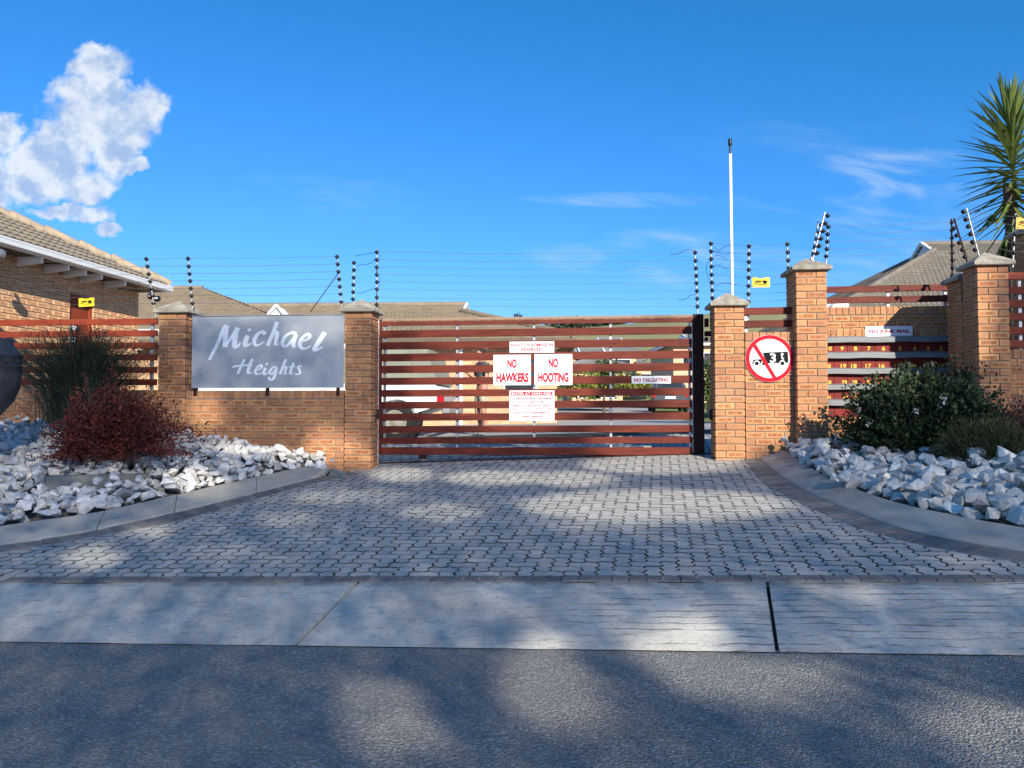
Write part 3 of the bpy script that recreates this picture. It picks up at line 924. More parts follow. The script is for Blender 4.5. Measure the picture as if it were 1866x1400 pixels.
# pillars, measured on the photograph
def wz(px, py, d): return wl(px, py, d)[1]
def ws(px, py, d): return wl(px, py, d)[0]
A0, A1 = ws(288.5, 640, 0), ws(337.5, 640, 0)
zA = wz(318, 571, 0); zB = wz(655, 569, 0); zC = wz(1328, 558.3, 0); zD = wz(1478, 493, -.11); zF = wz(1810, 484, -.16)
pillar('brick pillar with concrete cap between slatted fence and grey name board', A0, A1, 0, 0.72, zA, 'r')
B0s, B1s = ws(628, 700, 0), ws(676, 700, 0)
pillar('brick pillar with concrete cap between grey name board and slatted gate', B0s, B1s, 0, 0.50, zB, 'r')
C0s, C1s = ws(1303, 700, 0), ws(1357, 700, 0)
pillar('sunlit brick pillar with concrete cap behind which the tall pole rises', C0s, C1s, 0, 0.66, zC, 'l')
D0s, D1s = ws(1452.5, 660, -.11), ws(1508.5, 660, -.11)
pillar('tallest sunlit brick pillar between the round truck sign and the mailboxes', D0s, D1s, -.11, 0.72, zD, 'l', 0.47)
E0s, E1s = ws(1752, 600, .36), ws(1752, 600, .36) + .36
zE = wz(1760, 511, .36)
F0s, F1s = ws(1783, 600, -.16), ws(1840, 600, -.16)
pillar('shaded brick pillar with mossy cap partly hidden behind a nearer pillar by mailboxes', E0s, E1s, .36, 1.0, zE, 'l', .36)
pillar('dappled brick pillar with broad cap standing nearest beyond the mailboxes', F0s, F1s, -.16, .95, zF, 'l', .36)
# walls
r = thing('brick_wall', 'low brick wall under the grey name board', 'wall', (-1.2, .1, .55))
brick_wall(r, A1 + .004, B0s - .012, .012, .53, wz(480, 712, .012), shift=.05)
r = thing('brick_wall', 'sunlit brick wall panel carrying the round truck sign', 'wall', (5.1, .1, .7))
brick_wall(r, C1s + .012, D0s + .01, .012, .66, wz(1400, 605.5, .012), shift=.116)
r = thing('brick_wall', 'low brick wall under the slatted fence behind the dark rushes', 'wall', (-3.9, .25, .9))
brick_wall(r, -5.6, A0 - .004, .06, .80, wz(200, 711.5, .13))
BAYD = 1.0
b0, b1 = ws(1490, 600, BAYD), F0s + .30
zbt = wz(1600, 559, BAYD)
r = thing('brick_wall', 'recessed brick wall holding the rows of red mailboxes', 'wall', (7.0, .6, .9))
zs2 = wz(1600, 613.5, BAYD)
brick_wall(r, b0, b1, BAYD, zs2 + .106, zbt, shift=.03)
n = round((b1 - b0) / .083); st = (b1 - b0) / n
for k in range(n):
    put_brick(r, b0 + (k + .5) * st, BAYD + .1, zs2 + .05, st - .009, .104, 0, M['brick_plain'], .222)
zlow = wz(1560, 761, BAYD)
brick_wall(r, b0, b1, BAYD, .72, zlow, shift=.08)
mb = MB(); mb.box(b0, b1, BAYD + .21, BAYD + .24, .7, zs2 + .2); part(r, 'mortar_back', mb, M['mortar'])
# wing wall joining the two right-hand pillars
r = thing('brick_wall', 'short shaded brick wing wall joining the two pillars beside the mailboxes', 'wall', (F0s - .05, .25, 1.0))
zw = wz(1765, 549, .2)
mb = MB(); mb.box(F0s + .0, F0s + .2, .205, .36 + .02, .8, zw - .004); part(r, 'mortar_core', mb, M['mortar'])
k = 0
while zw - CO * (k + .5) > .85:
    x = .21
    L1 = .155
    put_brick(r, F0s - .012 + DB / 2, x + L1 / 2, zw - CO * (k + .5), L1 if k % 2 else L1, HB, math.pi / 2)
    k += 1
# far right: low wall and dark pillar at the frame's edge
r = thing('brick_wall', 'low shaded brick wall running out of frame beyond the last pillar', 'wall', (8.4, -.05, .95))
brick_wall(r, F1s + .006, F1s + 3.0, -.05, .92, wz(1855, 637, -.05), shift=.1)
s_ = ws(1862, 450, .75) + .06
pillar('dark brick pillar behind the orange warning plate at the frame edge', s_, s_ + .38, .75, 1.3, wz(1862, 425, .75), 'l', .36)

# ------------------------------------------------------------------ fences and gate
def board(root, name, s0, s1, zc0, zc1, d, h, m, th=.03):
    """one horizontal board, possibly a little out of level"""
    L = s1 - s0; mb = MB(); ang = math.atan2(zc1 - zc0, L)
    Mx = Matrix.Translation(((s0 + s1) / 2, d, (zc0 + zc1) / 2)) @ Matrix.Rotation(-ang, 4, 'Y')
    mb.chbox(-L / 2, L / 2, 0, th, -h / 2, h / 2, .003)
    me = mb.mesh(name, m); o = bpy.data.objects.new(name, me); COL.objects.link(o); o.parent = root
    off = ORI[root.name]
    o.location = Mx.to_translation() - off; o.rotation_euler = (R.gauss(0, .01), -ang, 0)
    return o
def fence(label, s0, s1, d, rows, m, posts, zbot, ztop):
    root = thing('slatted_fence', label, 'fence', ((s0 + s1) / 2, d, zbot))
    for (z0, z1, h) in rows: board(root, 'board', s0, s1, z0, z1, d, h, m)
    for p in posts:
        mb = MB(); mb.chbox(p - .02, p + .02, d + .032, d + .07, zbot, ztop, .003); part(root, 'post', mb, M['galv'])
    return root
rows = []
for yl, yr in ((588.5, 586.2), (610, 607.2), (631.3, 629.5), (652.5, 651.2), (674, 674.3), (696, 696.6)):
    za_, zb_2 = wz(0, yl, .08), wz(280, yr, .08); sl_ = (zb_2 - za_) / (ws(280, 640, .08) - ws(0, 640, .08)); rows.append((za_ + sl_ * (-6.0 - ws(0, 640, .08)), zb_2, .083))
fence('reddish slatted timber fence in front of the brick house', -6.0, ws(285.5, 640, .08), .08, rows, M['wood_fence'], (-5.3, ws(275, 640, .1)), wz(200, 711, .15), wz(280, 582, .15))
rows = [(wz(1358, 567.5, .1), wz(1447, 565.8, .1), .088), (wz(1358, 591, .1), wz(1447, 589.5, .1), .088)]
fence('two short brown slats above the wall of the round sign', C1s + .0, D0s + .05, .1, rows, M['wood'], (C1s + .05,), wz(1400, 605, .1), wz(1400, 561, .1))
rows = [(wz(1510, 528.5, BAYD), wz(1740, 523.5, BAYD), .086), (wz(1510, 548, BAYD), wz(1735, 543.5, BAYD), .086)]
fence('two long brown slats above the mailbox wall', D1s - .05, F0s + .25, BAYD, rows, M['wood'], (ws(1725, 540, BAYD), ws(1620, 540, BAYD)), zbt, wz(1700, 521, BAYD))
rows = [(wz(1845, y, .05), wz(1845, y, .05), .088) for y in (503, 529, 553, 577, 603, 627)]
fence('dark slats of the fence beyond the last pillar', F1s, F1s + 3.0, .05, rows, M['wood_fence'], (F1s + .25, F1s + 1.6, F1s + 2.95), wz(1850, 637, .05), wz(1850, 496, .05))

GD = .5
gs0, gs1 = ws(694.5, 700, GD), ws(1264, 700, GD); gend = ws(1283, 700, GD)
gate = thing('sliding_gate', 'wide sliding gate of dark red horizontal boards with signs', 'gate', ((gs0 + gs1) / 2, GD, .70))
GL = [(581, 593.7), (602.9, 615.9), (624.6, 636.5), (645.8, 658.2), (667.3, 679.9), (689, 701.8), (711, 723.3), (732.7, 745), (754.4, 767), (776.6, 789.1), (797.6, 809.7), (815.9, 828.5)]
GR = [(573, 587.3), (594.4, 608.6), (616.5, 632), (638, 653.6), (661, 676), (684, 698), (706.8, 720.5), (729, 742.7), (751.4, 765), (774.7, 787.5), (796, 807.4), (815, 830.2)]
for k, ((a, b), (c, d)) in enumerate(zip(GL, GR)):
    h = ((wz(697, a, GD) - wz(697, b, GD)) + (wz(1263, c, GD) - wz(1263, d, GD))) / 2
    z0 = wz(697, (a + b) / 2, GD); z1 = wz(1263, (c + d) / 2, GD)
    board(gate, 'board', gs0, gs1, z0, z1, GD, h, M['wood_top'] if k == 0 else M['wood'], .028)
zt0, zb0 = wz(697, 586, GD), wz(697, 829, GD)
for px in (699.5, 832, 973, 1113, 1257.5):
    s = ws(px, 700, GD)
    mb = MB(); mb.chbox(s - .016, s + .016, GD + .0295, GD + .07, zb0 + .01, zt0 - .02, .003); part(gate, 'stile', mb, M['galv'])
mb = MB(); mb.chbox(gs1 - .004, gend, GD - .004, GD + .09, wz(1270, 830, GD), wz(1270, 572.5, GD), .004); part(gate, 'end_post', mb, M['blackm'])
mb = MB(); s = ws(1262, 700, GD); mb.chbox(s - .006, s + .004, GD - .012, GD - .005, zb0 + .05, zt0 - .06, .002); part(gate, 'edge_strip', mb, M['galv'])
mb = MB(); mb.chbox(gs0 - .05, gs0 - .004, GD - .002, GD + .06, zb0 + .02, wz(690, 583, GD), .004); part(gate, 'front_stile', mb, M['wood'])
mb = MB(); mb.chbox(gs0 - .05, gend, GD + .072, GD + .12, zb0 - .0, zb0 + .05, .004); part(gate, 'bottom_rail', mb, M['blackm'])
for px in (771, 1180):
    s = ws(px, 832, GD + .04); zc = gz(W(s, GD, 0).x, W(s, GD, 0).y) + .052
    mb = MB(); Mx = Matrix.Translation((s, GD + .04, zc)) @ Matrix.Rotation(math.pi / 2, 4, 'X')
    mb.lathe([(0.001, -.018), (.046, -.018), (.05, -.012), (.04, 0), (.05, .012), (.046, .018), (.001, .018)], 18, M=Mx)
    wh = part(gate, 'wheel', mb, M['galv'])
    mb = MB(); mb.chbox(s - .05, s + .05, GD + .008, GD + .018, zc - .01, zc + .075, .004); mb.chbox(s - .05, s + .05, GD + .06, GD + .07, zc - .01, zc + .075, .004)
    part(gate, 'wheel_bracket', mb, M['cap'] if px > 1000 else M['blackm'])
# ground rail under the gate, and the catch arms on the sunlit pillar
mb = MB(); sa, sb = gs0 - .3, gend + .15
vs = []
for s in (sa, sb):
    P = W(s, GD + .04, 0); z = gz(P.x, P.y); vs += [(s, GD - .02, z - .01), (s, GD + .0, z + .012), (s, GD + .08, z + .012), (s, GD + .10, z - .01)]
mb.add(vs, [(0, 1, 5, 4), (1, 2, 6, 5), (2, 3, 7, 6)])
single('gate_track', mb, M['blackm'], 'dark steel track set in the paving under the sliding gate', 'track', frame=WALLM)
r = thing('gate_catch', 'black steel catch arms between gate post and sunlit pillar', 'gate catch', (gend + .05, .3, 2.4))
for (y0, y1, x0, x1) in ((581, 596, 1284, 1291), (604, 613, 1284, 1300), (615, 622, 1284, 1290)):
    mb = MB(); mb.chbox(ws(x0, y0, .3), ws(x1, y0, .3), .27, .34, wz(x0, y1, .3), wz(x0, y0, .3), .004); part(r, 'arm', mb, M['blackm'])
mb = MB(); mb.chbox(ws(1297, 600, .3), ws(1301, 600, .3), .25, .33, wz(1297, 603, .3), wz(1297, 568, .3), .003); part(r, 'bracket', mb, M['blackm'])
r = thing('gate_motor', 'black gate motor box fixed behind the sunlit pillar', 'box', (ws(1296, 757, .3), .3, wz(1296, 760, .3)))
mb = MB(); mb.chbox(ws(1293, 750, .3), ws(1300, 750, .3), .22, .34, wz(1296, 765, .3), wz(1296, 746, .3), .006); part(r, 'case', mb, M['black'])
mb = MB(); mb.chbox(ws(1294.5, 750, .21), ws(1299, 750, .21), .212, .2195, wz(1296, 762, .3), wz(1296, 749, .3), .003); part(r, 'lid', mb, M['blackm'])
r = thing('intercom', 'small black sensor box on pillar beside the gate edge', 'sensor', (B1s, -.02, 1.2))
mb = MB(); s = ws(683, 755, -.0); mb.chbox(s - .012, s + .02, -.01 + .12, .14, wz(683, 764, .1), wz(683, 746, .1), .004); part(r, 'case', mb, M['black'])
mb = MB(); mb.chbox(s - .006, s + .014, .102, .1095, wz(683, 754, .1), wz(683, 749, .1), .002); part(r, 'lens', mb, M['glass'])
mb = MB(); s = ws(689, 650, .38); zp = wz(689, 572, .38)
mb.tube([(s, .38, .62), (s, .38, zp), (s - .02, .36, zp + .05), (s - .06, .33, zp + .06)], .012, 8)
single('conduit', mb, M['white'], 'thin white conduit pipe running up between pillar and gate', 'pipe', frame=WALLM, o=(s, .38, .62))

# ------------------------------------------------------------------ lettering
_tc = {}
def text2d(body, weight=0.0, spacing=1.0):
    key = (body, weight, spacing)
    if key in _tc: return _tc[key]
    cu = bpy.data.curves.new('lettering', 'FONT'); cu.body = body; cu.size = 1; cu.offset = weight; cu.space_character = spacing
    cu.resolution_u = 3
    ob = bpy.data.objects.new('lettering', cu); COL.objects.link(ob)
    dg = bpy.context.evaluated_depsgraph_get(); dg.update()
    me = bpy.data.meshes.new_from_object(ob.evaluated_get(dg))
    vs = [v.co.copy() for v in me.vertices]; fs = [tuple(p.vertices) for p in me.polygons]
    bpy.data.objects.remove(ob); bpy.data.curves.remove(cu); bpy.data.meshes.remove(me)
    x0 = min(v.x for v in vs); x1 = max(v.x for v in vs); y0 = min(v.y for v in vs); y1 = max(v.y for v in vs)
    vs = [((v.x - x0) / (x1 - x0) - .5, (v.y - y0) / (y1 - y0) - .5) for v in vs]
    _tc[key] = (vs, fs, (x1 - x0) / (y1 - y0)); return _tc[key]
def put_text(mb, body, cx, cz, w, h, d, weight=0.0, mi=0, slope=0.0):
    vs, fs, asp = text2d(body, weight)
    if w is None: w = h * asp
    mb.add([(cx + x * w, d, cz + y * h + x * w * slope) for x, y in vs], fs, mi)
def sign_plate(label, px0, px1, py0, py1, d, name='sign', back=M['signw'], slope=0.0, th=.006, cat='sign'):
    s0, z0 = wl(px0, py1, d); s1, z1 = wl(px1, py0, d)
    root = thing(name, label, cat, ((s0 + s1) / 2, d, z0))
    mb = MB(); mb.chbox(s0, s1, d, d + th, z0, z1, .0015)
    part(root, 'plate', mb, back)
    return root, s0, s1, z0, z1
def lines(root, s0, s1, z0, z1, d, items, m, name='lettering'):
    """items: (text, u centre, v centre, width fraction, height fraction, weight)"""
    w, h = s1 - s0, z1 - z0
    for (tx, u, v, tw, thh, wt) in items:
        mb = MB(); put_text(mb, tx, s0 + u * w, z1 - v * h, tw * w if tw else None, thh * h, d - .0012, wt); part(root, name, mb, m)
GF = GD - .012
rt, s0, s1, z0, z1 = sign_plate('white sign reading right of admission reserved in red, topmost on gate', 928.5, 1010, 622.3, 643.3, GF)
lines(rt, s0, s1, z0, z1, GF, [('RIGHT OF ADMISSION', .5, .30, .95, .30, .028), ('RESERVED', .5, .73, .47, .30, .028)], M['red_txt'])
rt, s0, s1, z0, z1 = sign_plate('white sign reading no hawkers in tall red letters', 899, 967.3, 646.5, 702.3, GF)
lines(rt, s0, s1, z0, z1, GF, [('NO', .5, .29, .25, .30, .05), ('HAWKERS', .51, .75, .86, .31, .05)], M['red_txt'])
rt, s0, s1, z0, z1 = sign_plate('white sign reading no hooting in tall red letters', 973.8, 1043, 645.2, 702.2, GF)
lines(rt, s0, s1, z0, z1, GF, [('NO', .5, .29, .25, .30, .05), ('HOOTING', .5, .75, .80, .31, .05)], M['red_txt'])
rt, s0, s1, z0, z1 = sign_plate('white sign headed enter at own risk with small print', 928, 1010.2, 711.8, 767.5, GF)
mb = MB(); w_, h_ = s1 - s0, z1 - z0
mb.quad((s0 + .04 * w_, GF - .0012, z1 - .165 * h_), (s0 + .96 * w_, GF - .0012, z1 - .165 * h_), (s0 + .96 * w_, GF - .0012, z1 - .04 * h_), (s0 + .04 * w_, GF - .0012, z1 - .04 * h_))
part(rt, 'heading_band', mb, M['red'])
lines(rt, s0, s1, z0, z1, GF - .0012, [('ENTER AT OWN RISK', .5, .103, .88, .085, .010)], M['signw'], 'heading')
lines(rt, s0, s1, z0, z1, GF, [('ALL PERSONS ENTERING THESE PREMISES', .5, .265, .88, .065, .04), ('DO SO AT THEIR OWN RISK', .5, .375, .55, .062, .04),
      ('IS NOT LIABLE FOR ANY FORM OF', .575, .50, .72, .062, .04), ('INJURY OR LOSS WHICH THEY MIGHT SUFFER', .5, .61, .9, .062, .04), ('WHILST IN OR ON THESE PREMISES OR', .5, .73, .78, .062, .04), ('ARISING THEREFROM', .5, .85, .44, .062, .04)], M['pink_txt'], 'small_print')
lines(rt, s0, s1, z0, z1, GF, [('OWNER', .115, .50, .13, .062, .04)], M['red_txt'], 'owner_print')
rt, s0, s1, z0, z1 = sign_plate('small white sign reading no tailgating', 1151, 1222.5, 685.3, 699.5, GF)
lines(rt, s0, s1, z0, z1, GF, [('NO TAILGATING', .5, .5, .87, .50, .04)], M['maroon_txt'])
rt, s0, s1, z0, z1 = sign_plate('white sign reading no junk mail above the mailboxes', 1577.3, 1663, 594, 614.5, BAYD - .02)
lines(rt, s0, s1, z0, z1, BAYD - .02, [('NO JUNK MAIL', .51, .52, .88, .42, .045)], M['maroon_txt'])

# name board with brushed lettering
M['board'] = None
def boardmat():
    m, g, b = newmat('name_board_paint')
    co = g.n('ShaderNodeTexCoord').outputs['Object']
    st = g.noise(g.vm('MULTIPLY', co, (22, 1, 0.7)), 1.0, 4, 0.6); n0 = g.noise(co, 2.2, 3, 0.6)
    c = g.mix(g.sm(n0, 0.3, 0.7), (0.31, 0.335, 0.35), (0.37, 0.39, 0.40))
    c = g.mix(g.sm(st, 0.58, 0.78, 0, 0.28), c, (0.52, 0.53, 0.54))
    g.put(b.inputs['Base Color'], c); b.inputs['Roughness'].default_value = 0.5; b.inputs['Specular IOR Level'].default_value = 0.3
    return m
M['board'] = boardmat(); M['script'] = mat('script_paint', (0.84, 0.87, 0.88), (0.78, 0.81, 0.83), 5, 0.5)
ND = -.02
s0, z0 = wl(348.5, 707.5, ND); s1, z1 = wl(627, 574.2, ND)
nb = thing('name_board', 'large blue grey name board with pale brushed lettering', 'sign', ((s0 + s1) / 2, ND, z0))
mb = MB(); mb.chbox(s0, s1, ND, ND + .012, z0, z1, .003); part(nb, 'panel', mb, M['board'])
mb = MB(); mb.chbox(s0 - .004, s1 - .002, ND - .012, ND + .05, z1 + .001, z1 + .014, .003); part(nb, 'top_rail', mb, M['galv'])
for u in (.02, .5, .96):
    mb = MB(); q = s0 + (s1 - s0) * u; mb.chbox(q - .02, q + .02, ND + .0125, ND + .05, z0 - .10, z1 - .01, .003); part(nb, 'support', mb, M['blackm'])
def stroke(mb, pts, w0, w1=None, wm=None, mi=0, dd=0.0):
    """brush stroke through crop pixels of the photographed board"""
    pts = [Vector((x, y, 0)) for x, y in pts]
    P = smooth_line(pts, 7) if len(pts) > 2 else [pts[0].lerp(pts[1], k / 6) for k in range(7)]
    w1 = w0 if w1 is None else w1; wm = (w0 + w1) / 2 if wm is None else wm
    n = len(P); L, Rr = [], []
    for i, p in enumerate(P):
        t = (P[min(i + 1, n - 1)] - P[max(i - 1, 0)]).normalized(); nn = Vector((-t.y, t.x, 0))
        u = i / (n - 1)
        w = (w0 * (1 - u) ** 2 + 2 * u * (1 - u) * (2 * wm - (w0 + w1) / 2) + w1 * u * u)
        # a broad nib held at an angle
        w *= 0.72 + 0.45 * abs(t.x * 0.35 + t.y * 0.94)
        L.append(p + nn * w / 2); Rr.append(p - nn * w / 2)
    def to(q):
        s, z = wl(330 + q.x / 4.516, 560 + q.y / 4.516, ND); return (s, ND - .0012 - dd, z)
    vs = [to(q) for q in L] + [to(q) for q in Rr]
    mb.add(vs, [(i, i + 1, n + i + 1, n + i) for i in range(n - 1)], mi)
WORD1 = [([(232, 434), (300, 300), (355, 175), (378, 150)], 22, 38, 30), ([(376, 152), (366, 230), (362, 330)], 34, 34, 36), ([(364, 328), (400, 270), (466, 170)], 16, 34, 22), ([(466, 168), (446, 240), (440, 315), (462, 326), (490, 292)], 34, 8, 36),
         ([(548, 232), (528, 290), (536, 318), (580, 296)], 30, 8, 34), ([(548, 192), (574, 182)], 26, 26, 30), ([(690, 226), (672, 202), (628, 226), (602, 280), (624, 316), (686, 284)], 26, 8, 30),
         ([(792, 122), (762, 200), (712, 318)], 32, 30, 30), ([(722, 282), (760, 214), (790, 212), (782, 270), (778, 312), (812, 298)], 16, 8, 30), ([(950, 222), (912, 210), (858, 240), (834, 300), (862, 322), (910, 276), (946, 222)], 24, 16, 28), ([(946, 224), (926, 290), (926, 324), (948, 318)], 30, 12, 30),
         ([(978, 292), (1036, 266), (1060, 238), (1034, 224), (986, 272), (982, 326), (1020, 342), (1068, 318)], 14, 10, 30), ([(1184, 208), (1130, 290), (1098, 342), (1116, 352), (1166, 326)], 40, 10, 32)]
WORD2 = [([(524, 428), (492, 490), (466, 550)], 18, 22, 20), ([(422, 494), (470, 482), (560, 478), (588, 484)], 20, 12, 16), ([(588, 424), (560, 490), (552, 540), (586, 534)], 20, 8, 22), ([(612, 520), (654, 504), (664, 482), (640, 482), (612, 520), (622, 552), (668, 540)], 10, 8, 20),
         ([(694, 500), (680, 540), (692, 552), (716, 538)], 20, 8, 20), ([(696, 470), (714, 464)], 18, 18, 20), ([(788, 494), (758, 494), (730, 532), (750, 550), (788, 494)], 16, 14, 18), ([(788, 494), (772, 560), (750, 596), (728, 594), (724, 574)], 20, 18, 20),
         ([(864, 428), (836, 490), (814, 552)], 20, 18, 20), ([(822, 530), (852, 492), (866, 498), (854, 546), (878, 542)], 10, 8, 18), ([(926, 456), (904, 520), (898, 548), (926, 540)], 18, 8, 20), ([(886, 494), (944, 486)], 12, 12, 12), ([(992, 486), (962, 490), (978, 524), (974, 550), (938, 550)], 12, 12, 16)]
mb = MB()
for i, (p, a, b, c) in enumerate(WORD1): stroke(mb, p, a, b, c, dd=.0002 * (i % 4))
part(nb, 'first_word', mb, M['script'])
mb = MB()
for i, (p, a, b, c) in enumerate(WORD2): stroke(mb, p, a, b, c, dd=.0002 * (i % 4))
part(nb, 'second_word', mb, M['script'])

# round truck prohibition sign
TD = -.004
sc_, zc_ = wl(1402.4, 653.4, TD); TR = ws(1447, 653, TD) - sc_
ts = thing('truck_sign', 'round red ringed sign forbidding trucks over 3 t', 'sign', (sc_, TD, zc_))
def tp(x, y, d=0.0):
    return (sc_ + (x - 655) / 260 * TR, TD - d, zc_ - (y - 370) / 260 * TR)
def disc(mb, r0, r1, d, n=48, c=(655, 370)):
    k = 260
    if r0 <= 0: mb.poly([tp(c[0] + r1 * k * math.cos(2 * math.pi * i / n), c[1] - r1 * k * math.sin(2 * math.pi * i / n), d) for i in range(n)])
    else:
        for i in range(n):
            a, b = 2 * math.pi * i / n, 2 * math.pi * (i + 1) / n
            mb.quad(*[tp(c[0] + r_ * k * math.cos(q), c[1] - r_ * k * math.sin(q), d) for r_, q in ((r0, a), (r1, a), (r1, b), (r0, b))])
mb = MB(); Mx = Matrix.Translation((sc_, TD, zc_)) @ Matrix.Rotation(math.pi / 2, 4, 'X')
mb.lathe([(.001, -.012), (TR * .99, -.012), (TR, -.010), (TR, -.001), (TR * .995, 0), (.001, 0)], 56, M=Mx, smooth=False)
part(ts, 'plate', mb, M['signw'])
mb = MB(); disc(mb, .825, .992, .0012); part(ts, 'ring', mb, M['red'])
tk = MB()
for pl in ([(582, 305), (850, 297), (855, 418), (620, 424)], [(492, 350), (566, 346), (590, 384), (598, 424), (466, 430), (478, 398)]):
    tk.poly([tp(x, y, .0012) for x, y in pl])
part(ts, 'truck_outline', tk, M['ink'])
tk = MB()
tk.poly([tp(x, y, .0018) for x, y in [(500, 352), (560, 349), (576, 376), (488, 382)]])
part(ts, 'truck_cab_window', tk, M['signw'])
for cx_ in (518, 595, 790):
    tk = MB(); disc(tk, 0, .125, .0018, 24, (cx_, 424)); part(ts, 'truck_wheel_surround', tk, M['signw'])
    tk = MB(); disc(tk, 0, .085, .0024, 24, (cx_, 424)); part(ts, 'truck_wheel', tk, M['ink'])
mb = MB(); a = tp(690, 365); put_text(mb, '3', a[0], a[2], 62 / 260 * TR, 104 / 260 * TR, TD - .0019, .025); a = tp(790, 342); put_text(mb, 't', a[0], a[2], 34 / 260 * TR, 82 / 260 * TR, TD - .0019, .02)
part(ts, 'lettering', mb, M['signw'])
mb = MB(); mb.poly([tp(x, y, .0030) for x, y in [(478, 236), (512, 212), (726, 576), (690, 590)]]); part(ts, 'slash', mb, M['red'])

# mailbox bank
mbx = thing('mailbox_bank', 'rows of red mailboxes with steel flaps and yellow numbers', 'mailboxes', ((b0 + b1) / 2, BAYD - .05, zlow))
M['flap'] = mat('flap_steel', (0.20, 0.21, 0.215), (0.145, 0.152, 0.157), 3, 0.6, metal=0.0, stretch=(1, 1, 12))
x0, x1 = b0 + .02, ws(1752, 640, BAYD - .05)
strips = [(614.8, 624.5), (643, 653), (672.6, 681.6), (701.5, 710), (729, 739)]
def flap(mb, za, zb):
    n = 10
    vs = []
    for i in range(n + 1):
        s = x0 + (x1 - x0) * i / n; w = .004 * math.sin(i * 1.7 + za * 40)
        vs += [(s, BAYD - .005, za + .02 + w), (s, BAYD - .085, za + w), (s, BAYD - .092, zb + w), (s, BAYD - .088, zb + .002 + w)]
    mb.add(vs, [(i * 4 + j, (i + 1) * 4 + j, (i + 1) * 4 + j + 1, i * 4 + j + 1) for i in range(n) for j in range(3)])
for k, (ya, yb) in enumerate(strips):
    za, zb = wz(1512, ya, BAYD - .09), wz(1512, yb, BAYD - .09)
    mb = MB(); flap(mb, za, zb); part(mbx, 'flap', mb, M['flap'])
nums = [[(1511, '10'), (1534.6, '9'), (1559, '8'), (1583.5, '7'), (1610, '6'), (1640, '5'), (1666.6, '4'), (1690.7, '3'), (1715, '2'), (1741, '1')],
        [(1509, '20'), (1537, '19'), (1556, '18'), (1582.5, '17'), (1607, '16'), (1635, '15'), (1662, '14'), (1688, '13'), (1715, '12'), (1742, '11')],
        [(1510, '30'), (1538.5, '29'), (1557, '28'), (1584, '27'), (1608, '26'), (1636, '25'), (1662, '24'), (1690, '23'), (1716, '22'), (1742, '21')],
        [(1509, '40'), (1540.5, '39'), (1562, '38'), (1582, '37'), (1608, '36'), (1636, '35'), (1662, '34'), (1690, '33'), (1716, '32'), (1742, '31')], []]
rowy = [(624.5, 643), (653, 672.6), (681.6, 701.5), (710, 729), (739, 759.5)]
for k, (ya, yb) in enumerate(rowy):
    zt, zb = wz(1512, ya, BAYD - .01), wz(1512, yb, BAYD - .01)
    nb_ = 10; w = (x1 - x0) / nb_
    for i in range(nb_):
        mb = MB(); mb.chbox(x0 + i * w + .002, x0 + (i + 1) * w - .002, BAYD - .012, BAYD + .02, zb, zt + .02, .002)
        part(mbx, 'box_front', mb, M['slot'])
    yc = {0: 635.3, 1: 667, 2: 696.8, 3: 725.2}.get(k)
    for px, tx in nums[k]:
        s, z = wl(px, yc, BAYD - .014); mb = MB()
        put_text(mb, tx, s, z, (.041 if len(tx) == 1 else .070), .054, BAYD - .0135, .02); part(mbx, 'number', mb, M['num'])

# ------------------------------------------------------------------ electric fence
mb = MB(); mb.lathe([(.001, -.03), (.010, -.028), (.012, -.016), (.026, -.013), (.030, 0), (.026, .013), (.012, .016), (.010, .028), (.001, .03)], 10)
INS = mb.mesh('insulator', M['black'])
PTS = {}
def efence_post(key, label, top, bot, d, ins, m='galv', side=0, rad=.0105, dtop=None):
    dt = d if dtop is None else dtop
    (st, zt), (sb, zb) = wl(*top, dt), wl(*bot, d)
    root = thing('fence_bracket', label, 'fence post', (sb, d, zb), group='electric fence brackets along the wall tops')
    mb = MB(); mb.tube([(sb, d, zb - .12), (st, dt, zt + .02)], rad, 8); part(root, 'rod', mb, M[m])
    L = []
    for (px, py) in ins:
        u = (py - top[1]) / max(1, (bot[1] - top[1])); dd = dt + (d - dt) * u
        s, z = wl(px, py, dd)
        p = Vector((s + side * .03, dd - .014, z))
        inst(root, 'insulator', INS, p, (0, math.pi / 2 if side else 0, 0), (1, 1, 1)); L.append(p)
    PTS[key] = L; return root
efence_post(1, 'leaning fence bracket with black insulators above the slatted timber fence', (267, 471), (284, 562), .3, [(267.6, 472.5), (269.8, 486), (272, 500), (274.6, 513.5), (276.5, 527), (278.5, 540), (281, 553.6)], dtop=.15)
efence_post(2, 'leaning fence bracket at the house end of the name board top', (343, 470), (352.5, 569), .16, [(343.5, 471.8), (344.8, 486), (346.3, 499.5), (347.6, 512.6), (348.8, 526), (350, 539.7), (351.7, 553.3), (352.7, 566.7)], dtop=.05)
efence_post(3, 'leaning fence bracket with diagonal stay above the name board', (614, 466), (624, 558), .16, [(614.7, 468.4), (616, 482), (617.3, 495.8), (618.6, 509.4), (619.8, 523), (621.1, 536.5), (622.4, 550.5)], dtop=.05)
efence_post(4, 'shorter upright fence bracket just behind the pillar cap by the gate', (645.5, 478), (643.5, 562), .42, [(645.5, 479.5), (645.5, 492.8), (645, 506.4), (644.4, 519.5), (644.1, 532.7), (643.7, 545.7)])
r5 = efence_post(5, 'upright fence bracket with hanging cables beside the gate top edge', (686.9, 458), (687, 575), .42, [(686.9, 460.1), (687, 474.1), (687, 487.7), (687.1, 501.2), (687.3, 514.4), (687.3, 527.7), (687.1, 542.6), (687, 555.5)])
